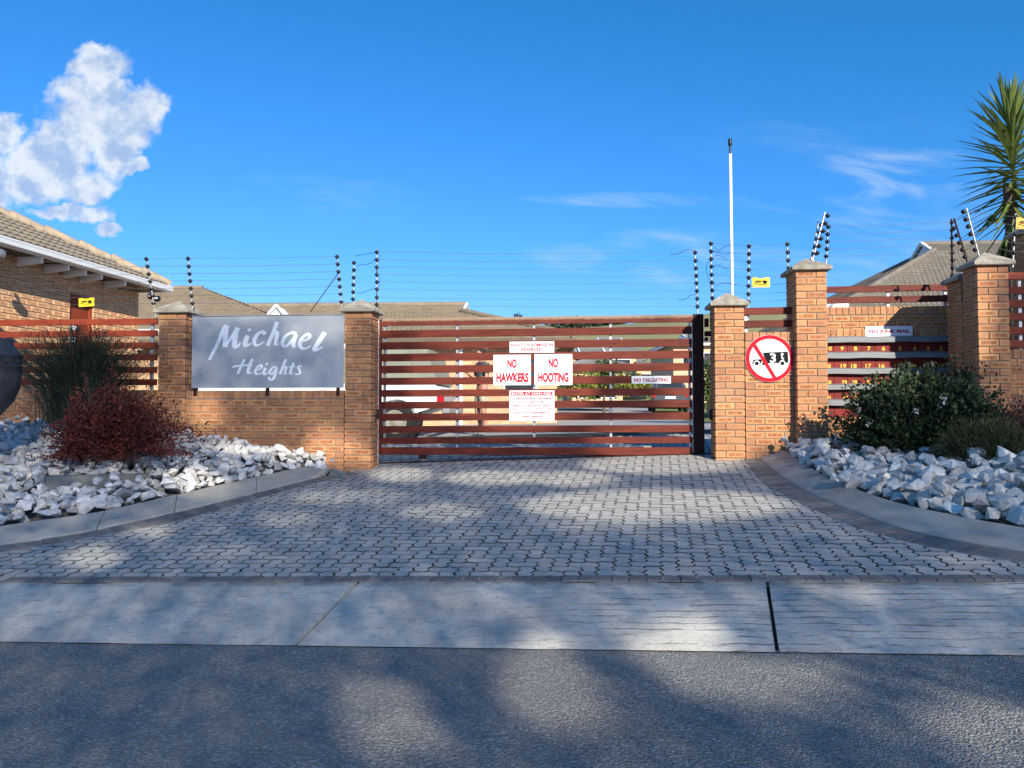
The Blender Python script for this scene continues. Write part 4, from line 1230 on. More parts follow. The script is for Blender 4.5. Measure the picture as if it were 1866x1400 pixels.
r6 = efence_post(6, 'upright fence bracket rising from the black end of the gate', (1266, 459.5), (1272, 574), GD + .05, [(1266.5, 461), (1267.2, 475.7), (1267.9, 489.4), (1268.6, 503), (1269, 516.5), (1269.8, 530.6), (1270.2, 544.8), (1270.7, 559)])
r7 = efence_post(7, 'upright fence bracket with looping cables beside the sunlit pillar', (1295, 442.5), (1299, 590), .40, [(1295.2, 444.6), (1295.5, 458.7), (1295.9, 472.4), (1296.4, 486.3), (1296.6, 501.2), (1297.1, 515.3), (1297.6, 529.5), (1298, 543.6)])
efence_post(8, 'upright fence bracket next to the yellow plate above the short slats', (1364.6, 447), (1363.4, 566), .17, [(1364.5, 449.3), (1364.5, 463.4), (1364.3, 478), (1364.1, 492.2), (1363.8, 506.6), (1363.6, 521.7), (1363.4, 536.5), (1363.4, 550.7)])
efence_post(9, 'upright fence bracket against the tallest sunlit pillar', (1434, 443.5), (1440, 560), .30, [(1434.1, 445.8), (1435, 460.4), (1435.7, 475.2), (1436.5, 489.4), (1437.4, 503.5), (1437.2, 517.2), (1438.8, 533), (1439.7, 547)])
efence_post(10, 'long pale bracket leaning off the tallest pillar cap', (1503.5, 390), (1477, 470), .0, [(1503, 394), (1498.9, 408), (1495, 421.8), (1491, 435.5), (1487.5, 449), (1484, 462)], side=1, dtop=.1)
efence_post(11, 'shorter pale bracket leaning beside the long one on the tallest cap', (1491.5, 407), (1475, 470), .12, [(1491, 411), (1488, 424.5), (1485, 437.5), (1481.5, 451), (1478.5, 463)], side=1, dtop=.2)
efence_post(12, 'upright fence bracket just behind the tallest pillar cap', (1509, 411.5), (1504, 485), .3, [(1508.8, 413.9), (1507.7, 427.6), (1507, 441), (1506, 454.5), (1504.8, 467.7)])
efence_post(13, 'dark upright fence bracket at the end of the long brown slats', (1733.8, 402), (1735.2, 520), .62, [(1733.8, 405.7), (1733.8, 420.2), (1734, 434), (1734, 447.5), (1734.3, 461.2), (1734.8, 474.7), (1734.8, 488.9), (1735, 502.8)], m='blackm')
efence_post(14, 'dark bracket leaning from the rear cap by the mailboxes', (1738.5, 400.6), (1769, 482), .5, [(1741.7, 416.6), (1746.8, 429.5), (1751.3, 443), (1757, 455.8), (1761.6, 469)], m='blackm', side=-1)
efence_post(15, 'pale bracket leaning from the nearest broad pillar cap', (1761, 382.6), (1789, 470), .02, [(1759, 386.4), (1763.5, 400.6), (1768, 413.4), (1772.3, 427.5), (1775.8, 441.7), (1780.3, 455.8)], side=-1)
efence_post(16, 'pale bracket in front of the palm trunk', (1850.5, 393), (1845, 470), .3, [(1850, 397), (1849, 412), (1848, 427), (1846.5, 445), (1845.3, 461)])
mb = MB(); a, b = wl(616, 499, .12), wl(566, 568, .3)
p5 = [o for o in bpy.data.objects if o.name == 'fence_bracket.002'][0]
mb.tube([(a[0], .12, a[1]), (b[0], .3, b[1])], .006, 6); part(p5, 'stay', mb, M['blackm'])
def cable(root, pts, d, r=.0035):
    mb = MB(); P = smooth_line([Vector((*[wl(x, y, d)[0]], d, wl(x, y, d)[1])) for x, y in pts], 5); mb.tube(P, r, 5); part(root, 'jumper_cable', mb, M['black'])
cable(r5, [(686, 459), (676, 462), (662, 464), (648, 466.5)], .40); cable(r5, [(685, 471), (677, 479), (667, 482), (651, 484)], .40); cable(r5, [(685, 525.5), (672, 529), (660, 534), (650, 534)], .40)
cable(r5, [(688, 461), (691, 463), (690, 475), (687, 485), (688, 500), (691, 508), (690, 522), (687, 535), (687, 556), (692, 562), (694, 572), (690, 578)], .39)
cable(r6, [(1266, 459), (1257, 454.5), (1246, 457), (1236, 463), (1221, 463.5)], GD); cable(r6, [(1271, 537), (1266, 536), (1256, 540), (1248, 546), (1235, 546.5)], GD)
cable(r7, [(1300, 447), (1306, 455), (1312, 456), (1321, 449), (1335, 448.5)], .38); cable(r7, [(1300, 459), (1310, 461), (1322, 463), (1336, 461.5)], .38)
cable(r7, [(1300, 468), (1309, 465), (1318, 469), (1326, 475)], .38); cable(r7, [(1297, 472), (1289, 480), (1287, 493), (1292, 510), (1296, 528)], .38); cable(r7, [(1300, 485), (1309, 483), (1319, 488), (1325, 489.5)], .38)
cable(r7, [(1300, 518), (1307, 520), (1318, 516), (1332, 517), (1342, 520)], .38)
def strands(label, keys, lead=None, tail=None):
    keys = [PTS[k] for k in keys]
    n = min(len(k) for k in keys) if keys else 0
    root = thing('electric_wires', label, 'wires', keys[0][-1], group='electric fence wire strands')
    for i in range(n):
        L = [k[i] for k in keys]
        if lead: L = [Vector(lead) + Vector((0, 0, L[0].z))] + L
        if tail: L = L + [Vector(tail) + Vector((0, 0, L[-1].z))]
        P = []
        for a, b in zip(L, L[1:]):
            for q in range(6):
                t = q / 6; p = a.lerp(b, t); p.z -= .010 * (b - a).length * 4 * t * (1 - t) * .5; P.append(p)
        P.append(L[-1])
        mb = MB(); mb.tube([p + Vector((0, -.026, 0)) for p in P], .0022, 4, cap=False); part(root, 'wire', mb, M['wire'])
strands('thin wires stretched above the timber fence and name board', (1, 2, 3), lead=(-5.2, .2, 0))
strands('thin wires stretched above the whole sliding gate', (5, 6))
strands('thin wires stretched above the short slats and yellow plate', (7, 8, 9))
strands('thin wires stretched above the mailbox wall', (12, 13))
strands('thin slanting wires above the broad cap toward the palm', (15, 16), tail=(9.6, .3, .1))
def warning(label, px0, px1, py0, py1, d, m, rot):
    s0, z0 = wl(px0, py1, d); s1, z1 = wl(px1, py0, d); w, h = s1 - s0, z1 - z0; cx, cz = (s0 + s1) / 2, (z0 + z1) / 2
    root = thing('warning_plate', label, 'warning sign', (cx, d, cz), group='electric fence warning plates'); root.rotation_euler[1] = rot
    mb = MB()
    out = [(-.5, -.42), (-.46, -.5), (.46, -.5), (.5, -.42), (.48, 0), (.5, .42), (.44, .5), (.22, .5), (.16, .42), (-.16, .42), (-.22, .5), (-.46, .5), (-.5, .42), (-.48, 0)]
    fr = [Vector((cx + x * w, d, cz + y * h)) for x, y in out]; bk = [p + Vector((0, .003, 0)) for p in fr]; n = len(fr)
    mb.add(fr + bk, [tuple(range(n)), tuple(range(n, 2 * n))[::-1]] + [(i, n + i, n + (i + 1) % n, (i + 1) % n) for i in range(n)])
    part(root, 'plate', mb, m)
    mb = MB()
    def q(x, y): return (cx + x * w, d - .0012, cz + y * h)
    mb.poly([q(-.34, .12), q(-.2, .2), q(.1, .18), q(.12, .10), q(-.28, .02)]); mb.poly([q(-.36, -.02), q(-.22, -.02), q(-.22, -.14), q(-.36, -.14)]); mb.poly([q(-.2, -.18), q(.3, -.18), q(.3, -.25), q(-.2, -.25)])
    mb.poly([q(.12, .2), q(.3, .2), q(.36, .02), q(.3, -.14), q(.14, -.14), q(.10, .02)])
    mb.poly([q(-.2, .0), q(.06, .04), q(.04, -.03), q(-.2, -.08)])
    for (x, y) in ((-.4, .36), (.4, .36), (-.4, -.36), (.4, -.36)): mb.poly([q(x - .02, y - .05), q(x + .02, y - .05), q(x + .02, y + .05), q(x - .02, y + .05)])
    part(root, 'print', mb, M['ink'])
warning('yellow warning plate hung on wires before the house door', 143, 172, 543, 559, .2, M['yellow'], -.04)
warning('yellow warning plate hung on wires above the round sign', 1370, 1403, 505.5, 524, .15, M['yellow'], .01)
warning('orange warning plate before the dark pillar at the frame edge', 1851.5, 1884, 396.5, 418, .25, M['orange'], .06)
# tall slender pole behind the sunlit pillar
pd = .62
s, zb = wl(1333, 560, pd); st, zt = wl(1330.5, 281, pd)
pole = thing('tall_pole', 'tall slender white pole with black head behind the sunlit pillar', 'pole', (s, pd, .8))
mb = MB(); mb.tube([(s + .02, pd, .75), (st, pd, zt)], .021, 12); part(pole, 'shaft', mb, M['white'])
z2 = wz(1330.5, 266, pd); z3 = wz(1330.5, 253.5, pd)
mb = MB(); mb.tube([(st, pd, zt - .02), (st, pd, z2)], .013, 10); part(pole, 'neck', mb, M['black'])
mb = MB(); mb.lathe([(.001, z2), (.022, z2), (.026, z2 + .008), (.026, z3 - .006), (.022, z3), (.001, z3)], 14, (st, pd, 0)); part(pole, 'head', mb, M['black'])

# ------------------------------------------------------------------ urn and concrete block
uc = at(-27, 760, 8.3); us = 8.3 / FPX
uz = lambda py: HC + (747 - py) / FPX * 8.3
M['urn'] = mat('urn_glaze', (0.035, 0.038, 0.045), (0.065, 0.066, 0.07), 7, 0.55, 30, 0.3, grime=0.4, speck=(9, (0.13, 0.13, 0.13), 0.35))
urn = thing('urn', 'large dark grey urn with moulded band at the left frame edge', 'urn', (uc.x, uc.y, uz(752)), IDM)
ub = fL(-60, 0.45)
mb = MB(); mb.lathe([(.001, uz(800)), (18 * us, uz(800)), (20 * us, uz(775)), (22 * us, uz(758)), (30 * us, uz(748)), (44 * us, uz(730)), (53 * us, uz(705)), (55 * us, uz(680)), (55 * us, uz(669)), (57 * us, uz(667)), (57 * us, uz(665)), (55.5 * us, uz(664))], 40, (uc.x, uc.y, 0)); part(urn, 'body', mb, M['urn'])
mb = MB(); mb.lathe([(54 * us, uz(665)), (54.5 * us, uz(650)), (57 * us, uz(648)), (57 * us, uz(645)), (54 * us, uz(641)), (44 * us, uz(631)), (40 * us, uz(622)), (42 * us, uz(618)), (40 * us, uz(616)), (36 * us, uz(618)), (34 * us, uz(628))], 40, (uc.x, uc.y, 0)); part(urn, 'rim', mb, M['urn'])
mb = MB()
for k in range(14):
    a = 2 * math.pi * k / 14 + .1; c = Vector((uc.x + 54.6 * us * math.cos(a), uc.y + 54.6 * us * math.sin(a), uz(657.5)))
    Mx = Matrix.Translation(c) @ Matrix.Rotation(a, 4, 'Z') @ Matrix.Rotation(math.pi / 2, 4, 'Y')
    mb.lathe([(.001, .012), (.012, .010), (.014, .004), (.026, .004), (.03, .010), (.034, 0)], 10, (0, 0, 0), M=Mx)
part(urn, 'moulding', mb, M['urn'])
# ground under urn is the rock bed
P0, P1 = fL(84, BV0 + .01), fL(292, BV0 + .05)
def blk(px, py, Y): return at(px, py, Y)
y1 = P0.y
a0, a1 = at(84, 889, y1), at(292, 876, P1.y)
dirv = (a1 - a0).normalized(); dp = Vector((-dirv.y, dirv.x, 0)) * .14; upz = Vector((0, 0, .135))
mb = MB(); low = Vector((0, 0, -.06)); f0, f1 = a0 + low, a1 + low
a0 = at(84, 868.5, y1); a1 = at(293, 862.5, P1.y)
q = [f0, f1, f1 + dp, f0 + dp, a0, a1, a1 + dp, a0 + dp]
mb.add(q, [(0, 1, 5, 4), (1, 2, 6, 5), (2, 3, 7, 6), (3, 0, 4, 7), (4, 5, 6, 7)])
single('concrete_block', mb, M['block'], 'long grey concrete block half buried among the white rocks', 'block', o=tuple(f0))

# ------------------------------------------------------------------ house beside the fence
HS = -5.20
def hsp(px, py, s):
    r_ = ray(px, py); k_ = (s - (CAM - O).dot(WT)) / r_.dot(WT); P_ = CAM + r_ * k_
    return (P_ - O).dot(WN), P_.z
ho = thing('brick_house', 'brick house with tiled hip roof and white gutter at left', 'house', (HS - 2, 1.4, .9))
D1h = hsp(252, 600, HS)[0]; zTop = hsp(200, 516, HS)[1] + .05
D0h = .16
dd0, dd1 = hsp(128, 560, HS)[0], hsp(170, 560, HS)[0]; zdoor = hsp(150, 540, HS)[1]
b = MB(); b.box(HS - 4.2, HS - .012, D0h, dd0, .4, zTop + .02); b.box(HS - 4.2, HS - .012, dd1, D1h - .012, .4, zTop + .02); b.box(HS - 4.2, HS - .012, dd0, dd1, zdoor, zTop + .02); b.box(HS - 4.2, HS - .2, dd0, dd1, .4, zdoor)
hw = part(ho, 'wall', b, M['mortar_house'])
cnt = 0; restb = MB()
zr = zTop - .01; k = 0
while zr - CO * (k + .5) > .9:
    z = zr - CO * (k + .5); d = D0h - (.116 * (k % 2))
    while d < D1h - .02:
        a, b = d, min(d + LB, D1h)
        a = max(a, D0h); segs = [(a, b)]
        if z < zdoor + .04: 
            segs = []
            if a < dd0: segs.append((a, min(b, dd0)))
            if b > dd1: segs.append((max(a, dd1), b))
        for (p, q) in segs:
            if q - p < .03: continue
            if z > 1.78 and cnt < 300:
                put_brick(ho, HS - DB / 2, (p + q) / 2, z, q - p, HB, math.pi / 2, M['brick_house']); cnt += 1
            else:
                restb.box(HS - DB, HS, p, q, z - HB / 2, z + HB / 2)
        d += .232
    k += 1
# end wall (faces away from the street side, seen at the corner only)
part(ho, 'bricks', restb, M['brick_house'], kind='stuff')
M['door'] = wood('door_wood', (0.27, 0.05, 0.018), (0.20, 0.034, 0.013))
mb = MB(); mb.chbox(HS - .09, HS - .05, dd0, dd1, .95, zdoor, .004)
door = part(ho, 'door', mb, M['door'])
mb = MB(); mb.chbox(HS - .05, HS - .02, dd1 - .06, dd1, .95, zdoor, .003); part(ho, 'door_frame', mb, M['door'])
mb = MB(); mb.chbox(HS - .049, HS - .040, dd0 + .05, dd0 + .22, hsp(140, 602, HS)[1], hsp(140, 594, HS)[1], .002); part(ho, 'notice', mb, M['signw'], sub=door)
mb = MB(); mb.chbox(HS - .049, HS - .040, dd0 + .05, dd0 + .22, hsp(140, 625, HS)[1], hsp(140, 615, HS)[1], .002); part(ho, 'notice', mb, M['signw'], sub=door)
# eaves, gutter, roof
SG = HS + .42
ZG = (hsp(0, 446, SG)[1] + hsp(300, 521, SG)[1]) / 2; DG = hsp(306, 524, SG)[0]
mb = MB(); mb.quad((HS - .1, -3.6, ZG - .03), (HS - .1, DG, ZG - .03), (SG - .02, DG, ZG - .03), (SG - .02, -3.6, ZG - .03)); part(ho, 'soffit', mb, M['gutter_brown'])
mb = MB()
prof = [(0, .06), (0, -.02), (.015, -.045), (.05, -.05), (.085, -.03), (.095, .02), (.105, .045), (.100, .055)]
vs = []
for d in (-3.6, DG + .05):
    vs += [(SG + x - .02, d, ZG + z) for x, z in prof]
n = len(prof); mb.add(vs, [(i, i + 1, n + i + 1, n + i) for i in range(n - 1)]); mb.poly([vs[n + i] for i in range(n)]); part(ho, 'gutter', mb, M['white'])
mb = MB(); mb.box(SG - .045, SG - .024, -3.6, DG, ZG - .055, ZG + .04); mb.box(HS - 4, SG - .045, DG - .02, DG, ZG - .055, ZG + .04); part(ho, 'fascia', mb, M['white'])
for d in [hsp(px_, py_, SG - .05)[0] for px_, py_ in ((77, 480), (125, 492), (157, 502), (186, 509), (229, 520))]:
    mb = MB(); pr = [(HS, ZG - .17), (SG - .05, ZG - .13), (SG - .05, ZG - .035), (HS, ZG - .035)]
    vs = [(x, d - .02, z) for x, z in pr] + [(x, d + .02, z) for x, z in pr]
    mb.add(vs, [(0, 1, 2, 3), (7, 6, 5, 4)] + [(i, 4 + i, 4 + (i + 1) % 4, (i + 1) % 4) for i in range(4)]); part(ho, 'rafter_tail', mb, M['white'])
M['tile'] = mat('roof_tile', (0.245, 0.20, 0.145), (0.185, 0.15, 0.11), 7, 0.85, 60, 0.3, rand=0.12, grime=0.25)
M['tile_far'] = mat('far_roof_tile', (0.27, 0.21, 0.14), (0.20, 0.155, 0.105), 4, 0.85, 40, 0.3, grime=0.2)
M['tile_grey'] = mat('grey_roof_tile', (0.20, 0.19, 0.18), (0.16, 0.155, 0.15), 4, 0.85, 40, 0.3, grime=0.2)
M['hip'] = mat('hip_mortar', (0.42, 0.33, 0.22), (0.30, 0.24, 0.17), 12, 0.9, 50, 0.5, grime=0.35)
def tile_patch(mb, A, B, C, D, ncol, wave=.022, lip=.03, nrm=None, period=None):
    """one course of tiles: A,B lower edge, C,D upper edge above B,A; corrugated, with a lip"""
    up = nrm if nrm is not None else (B - A).cross(D - A).normalized()
    if up.z < 0: up = -up
    lo, hi, lp = [], [], []
    L = (B - A).length
    for i in range(ncol + 1):
        t = i / ncol; ph = t * L / .15 * math.pi if period is None else t * L / period * 2 * math.pi
        w = wave * abs(math.cos(ph / 1.0)) if period is None else wave * (.5 + .5 * math.cos(ph))
        lo.append(A.lerp(B, t) + up * (w + lip)); hi.append(D.lerp(C, t) + up * w); lp.append(A.lerp(B, t) - up * .012)
    n = ncol + 1
    mb.add(lp + lo + hi, [(i, i + 1, n + i + 1, n + i) for i in range(ncol)] + [(n + i, n + i + 1, 2 * n + i + 1, 2 * n + i) for i in range(ncol)])
pt = math.radians(26)
# slope facing the drive: eave at SG, rising toward -s; hip runs from the corner (SG, DG) at 45 degrees
cosp, sinp, tanp = math.cos(pt), math.sin(pt), math.tan(pt)
rows = 15; rl = .33
def sl(row, d): # point on the slope
    u = row * rl * cosp; return Vector((SG + .02 - u, d, ZG + .05 + u * tanp))
tl = []
for row in range(rows):
    u0, u1 = row * rl * cosp, (row + 1) * rl * cosp
    dmax0, dmax1 = DG + .02 - u0, DG + .02 - u1
    d = -3.4 + u1
    while d < dmax0 - .03:
        e = min(d + .30, dmax0)
        tl.append((row, d, e, min(e, dmax1), min(d, dmax1)))
        d += .30
tl.sort(key=lambda t: -(t[1]) * 0 + abs(t[1] - 1.0))
restt = MB()
nup = Vector((sinp, 0, cosp))
for i, (row, a, b, c, d) in enumerate(tl):
    g = MB() if i < 300 else restt
    tile_patch(g, sl(row, a), sl(row, b), sl(row + 1, c), sl(row + 1, d), 6, .03, .03, nup, .15)
    if i < 300: part(ho, 'roof_tile', g, M['tile'])
if restt.f: part(ho, 'roof_tiles', restt, M['tile'], kind='stuff')
mb = MB(); p0 = Vector((SG + .02, DG + .02, ZG + .04)); u = rows * rl * cosp
mb.poly([p0 + Vector((-.05, -.05, -.01)), (SG - .03, -3.4, ZG + .03), (SG + .02 - u, -3.4 + u, ZG + .02 + u * tanp), (SG + .02 - u, DG - u, ZG + .02 + u * tanp)])
mb.poly([p0 + Vector((-.05, -.05, -.01)), (SG + .02 - u, DG - u, ZG + .02 + u * tanp), (SG + .02 - u - 3, DG - u, ZG + .02 + u * tanp), (SG - 7, DG - .05, ZG + .03)])
part(ho, 'roof', mb, M['tile'])
hp = [p0 + Vector((-k * .36, -k * .36, k * .36 * tanp + .05)) for k in range(14)]
for a, b in zip(hp, hp[1:]):
    mb = MB(); mb.tube([a + Vector((.0, 0, .0)), b + Vector((.01, .01, .025))], .085, 8, r2=.095); part(ho, 'hip_tile', mb, M['hip'])
fl = thing('floodlight', 'black twin floodlight under the house gutter corner', 'light', (HS + .1, 3.3, 3.2))
for (px, py) in ((275.5, 540), (286, 544)):
    P = at(px, py, 13.3); L = WALLM.inverted() @ P
    mb = MB(); mb.lathe([(.001, -.06), (.05, -.05), (.065, 0), (.05, .04), (.001, .045)], 12, tuple(L)); hd = part(fl, 'lamp_head', mb, M['black'])
    mb = MB(); mb.lathe([(.001, -.01), (.03, -.008), (.03, .008), (.001, .01)], 10, (L.x + .02, L.y - .065, L.z - .01)); part(fl, 'lens', mb, M['white'], sub=hd)
L = WALLM.inverted() @ at(272, 532, 13.3)
mb = MB(); mb.tube([L, L + Vector((.06, 0, -.06))], .015, 6); mb.tube([Vector((HS, L.y, L.z + .06)), L], .015, 6); part(fl, 'arm', mb, M['black'])
L = WALLM.inverted() @ at(-1, 463, 9.9)
gl = thing('globe_lamp', 'round glass globe lamp under the gutter at the frame edge', 'lamp', tuple(L))
mb = MB(); mb.lathe([(.001, -.08), (.05, -.06), (.075, -.01), (.07, .04), (.04, .06), (.001, .065)], 18, tuple(L)); part(gl, 'globe', mb, mat('lamp_glass', (.3, .3, .3), None, 5, .1, metal=.6))
mb = MB(); mb.tube([L + Vector((0, 0, .06)), L + Vector((-.05, 0, .15))], .02, 8); part(gl, 'mount', mb, M['black'])

# ------------------------------------------------------------------ houses beyond the gate
M['plaster'] = mat('peach_plaster', (0.62, 0.42, 0.26), (0.55, 0.36, 0.22), 3, 0.9, 40, 0.2)
M['farbrick'] = None
def farbrick():
    m, g, b = newmat('far_brick')
    co = g.n('ShaderNodeTexCoord').outputs['Object']; x, y, z = g.xyz(co)
    bt = g.n('ShaderNodeTexBrick'); g.put(bt.inputs['Vector'], g.comb(g.m('ADD', x, y), z, 0))
    bt.inputs['Color1'].default_value = (0.66, 0.41, 0.22, 1); bt.inputs['Color2'].default_value = (0.52, 0.27, 0.14, 1); bt.inputs['Mortar'].default_value = (0.36, 0.27, 0.19, 1)
    bt.inputs['Scale'].default_value = 1; bt.inputs['Brick Width'].default_value = .232; bt.inputs['Row Height'].default_value = .0853; bt.inputs['Mortar Size'].default_value = .008
    g.put(b.inputs['Base Color'], bt.outputs[0]); b.inputs['Roughness'].default_value = .9
    bump(g, b, bt.outputs['Fac'], -.4, .008); return m
M['farbrick'] = farbrick()
def roof_slope(mb, poly_lo, poly_hi, rows, nrm, step=.15):
    """poly_lo/hi: (left,right) end points at the eave and at the ridge; courses in between"""
    for j in range(rows):
        a, b = poly_lo[0].lerp(poly_hi[0], j / rows), poly_lo[1].lerp(poly_hi[1], j / rows)
        d, c = poly_lo[0].lerp(poly_hi[0], (j + 1) / rows), poly_lo[1].lerp(poly_hi[1], (j + 1) / rows)
        n = max(2, int((b - a).length / .047))
        tile_patch(mb, a, b, c, d, min(n, 420), .034, .036, nrm, .14)
def dutch_house(label, cen, rot, Lx, Wy, zb, ze, pitch, k, tile, wallm, parts=None, gable=True, over=.45, gut=None):
    gut = gut or M['white']
    """rectangular house, ridge along its x axis, hipped ends with a small gablet; cen world, rot about z"""
    fr = Matrix.Translation(Vector((cen[0], cen[1], 0))) @ Matrix.Rotation(rot, 4, 'Z')
    root = thing('house', label, 'house', (0, 0, zb), fr)
    mb = MB(); mb.box(-Lx, Lx, -Wy, Wy, zb - .5, ze); part(root, 'wall', mb, wallm)
    ex, ey = Lx + over, Wy + over; t = math.tan(pitch); hr = ze + ey * t; hg = ze + k * t
    xr = ex - k
    cs, sn = math.cos(pitch), math.sin(pitch)
    for sg in (-1, 1):
        nm = Vector((0, sg * sn, cs)); mb = MB()
        r1 = max(1, int(k / cs / .24)); r2 = max(1, int((ey - k) / cs / .24))
        A, B = Vector((-ex, sg * ey, ze)), Vector((ex, sg * ey, ze)); C, D = Vector((xr, sg * (ey - k), hg)), Vector((-xr, sg * (ey - k), hg))
        roof_slope(mb, (A, B), (D, C), r1, nm); roof_slope(mb, (D, C), (Vector((-xr, 0, hr)), Vector((xr, 0, hr))), r2, nm)
        part(root, 'roof_slope', mb, tile)
        nm = Vector((sg * sn, 0, cs)); mb = MB()
        roof_slope(mb, (Vector((sg * ex, -ey, ze)), Vector((sg * ex, ey, ze))), (Vector((sg * xr, -(ey - k), hg)), Vector((sg * xr, ey - k, hg))), r1, nm)
        part(root, 'hip_slope', mb, tile)
        if gable:
            mb = MB(); g = xr - .02
            mb.add([(sg * g, -(ey - k) + .1, hg), (sg * g, (ey - k) - .1, hg), (sg * g, 0, hr - .04), (sg * (g - .1), -(ey - k) + .1, hg), (sg * (g - .1), (ey - k) - .1, hg), (sg * (g - .1), 0, hr - .04)], [(0, 1, 2), (5, 4, 3), (0, 3, 4, 1), (1, 4, 5, 2), (2, 5, 3, 0)])
            part(root, 'gablet', mb, M['white'])
            for q in (-1, 1):
                mb = MB(); mb.tube([(sg * (g + .06), q * (ey - k), hg + .02), (sg * (g + .06), 0, hr + .05)], .07, 4); part(root, 'barge_board', mb, M['white'])
            for q in (-1, 1):
                mb = MB(); mb.tube([(sg * ex, q * ey, ze + .05), (sg * xr, q * (ey - k), hg + .06)], .10, 6); part(root, 'hip_cap', mb, tile)
    mb = MB(); mb.tube([(-xr, 0, hr + .03), (xr, 0, hr + .03)], .10, 6); part(root, 'ridge_cap', mb, tile)
    for sg in (-1, 1):
        mb = MB(); mb.box(-ex, ex, sg * ey - .05, sg * ey + .05, ze - .16, ze - .02); part(root, 'gutter', mb, gut)
        mb = MB(); mb.box(sg * ex - .05, sg * ex + .05, -ey, ey, ze - .16, ze - .02); part(root, 'fascia', mb, gut)
    mb = MB(); mb.quad((-ex, -ey, ze - .1), (ex, -ey, ze - .1), (ex, ey, ze - .1), (-ex, ey, ze - .1)); part(root, 'soffit', mb, tile)
    return root, fr
def window(root, x, y, z, w, h, face='y', sg=-1):
    mb = MB()
    if face == 'y': mb.box(x - w / 2 - .05, x + w / 2 + .05, y - .03, y + .03, z - h / 2 - .05, z + h / 2 + .05)
    else: mb.box(x - .03, x + .03, y - w / 2 - .05, y + w / 2 + .05, z - h / 2 - .05, z + h / 2 + .05)
    f = part(root, 'window', mb, M['white'])
    mb = MB()
    if face == 'y': mb.box(x - w / 2, x + w / 2, y - .035, y + .0, z - h / 2, z + h / 2)
    else: mb.box(x - .035, x + .035, y - w / 2, y + w / 2, z - h / 2, z + h / 2)
    part(root, 'pane', mb, M['glass'], sub=f)
# long house directly behind the gate (ridge y 557, eave y 617)
ZB_ = 25.0
rdg = at(848, 557, ZB_)           # right end of the ridge
xe = rdg.x; hr = rdg.z
eY, pitch_, kk = 4.6, math.radians(18), 3.4
ze_ = hr - eY * math.tan(pitch_)
Lh = 8.2
cenx = xe - (Lh + .45 - kk)
cB = Vector((xe, ZB_, 0)) - Vector((math.cos(-.05), math.sin(-.05), 0)) * (Lh + .45 - kk)
hb, frb = dutch_house('long brick house with beige tiled roof behind the gate', (cB.x, cB.y), -.05, Lh, eY - .45, gz(-4, 20), ze_, pitch_, kk, M['tile_far'], M['farbrick'], gut=M['gutter_brown'])
for x in [(-7 + i * .95) for i in range(17)]:
    mb = MB(); mb.box(x - .05, x + .05, -eY - .08, -eY + .3, ze_ - .28, ze_ - .15); part(hb, 'rafter_tail', mb, M['white'])
mb = MB(); mb.tube([(5.6, -eY + .38, ze_ - .2), (5.6, -eY + .38, gz(-1, 20))], .06, 8); part(hb, 'downpipe', mb, M['white'])
window(hb, 3.2, -eY + .44, ze_ - 1.1, 1.5, .9); window(hb, 7.2, -eY + .44, ze_ - 1.0, .8, .9)
# hip-roofed house behind the name board
rdg2 = at(372, 528, 27.0)
L2, W2 = 7.0, 4.8; p2 = math.radians(20.5)
hc, frc = dutch_house('house with hipped beige roof seen above the name board', (at(372, 528, 27).x - 2.21, 27.0), -.05, L2, W2, gz(-8, 22), rdg2.z - (W2 + .45) * math.tan(p2), p2, W2 + .44, M['tile_far'], M['farbrick'], gable=False)
# small white gablet peeping over the board
rv = thing('roof_gablet', 'small white gable vent peeping over the name board', 'gable', tuple(at(504, 572, 21.3)), IDM)
P = at(504, 557.5, 21.5); Q = at(489, 573.5, 21.5); T = at(518, 573.5, 21.5); bk = Vector((0, .7, 0))
mb = MB(); mb.add([Q, T, P, Q + bk, T + bk, P + bk], [(0, 1, 2), (3, 5, 4), (0, 2, 5, 3), (1, 4, 5, 2)]); part(rv, 'gable_face', mb, M['white'])
for q_ in (Q, T):
    mb = MB(); mb.tube([q_ + Vector((0, -.05, 0)), P + Vector((0, -.05, .02))], .05, 4); part(rv, 'barge_board', mb, M['white'])
# house at the right behind the mailbox wall
ZR = 26.0
rr_ = at(1681, 446.5, ZR)
W3, L3 = 6.8, 9.0; p3 = math.radians(27); k3 = 6.45
ze3 = rr_.z - (W3 + .45) * math.tan(p3)
th3 = -.06
c3 = Vector((rr_.x, ZR, 0)) + Vector((math.cos(th3), math.sin(th3), 0)) * (L3 + .45 - k3)
hd_, frd = dutch_house('house with grey brown tiled roof behind the mailbox wall', (c3.x, c3.y), th3, L3, W3, 1.3, ze3, p3, k3, mat('right_roof_tile', (0.20, 0.17, 0.132), (0.145, 0.124, 0.098), 5, .85, 40, .3, grime=.25), M['farbrick'])
mb = MB(); P = at(1543, 560, 14.6)
single('garden_wall', (lambda b: (b.chbox(at(1490, 560, 14.6).x, P.x, 14.5, 14.7, 1.2, at(1500, 552.5, 14.6).z, .01), b)[1])(mb), M['white'], 'white plastered garden wall glimpsed under the brown slats', 'wall', o=(P.x - .4, 14.6, 1.2))
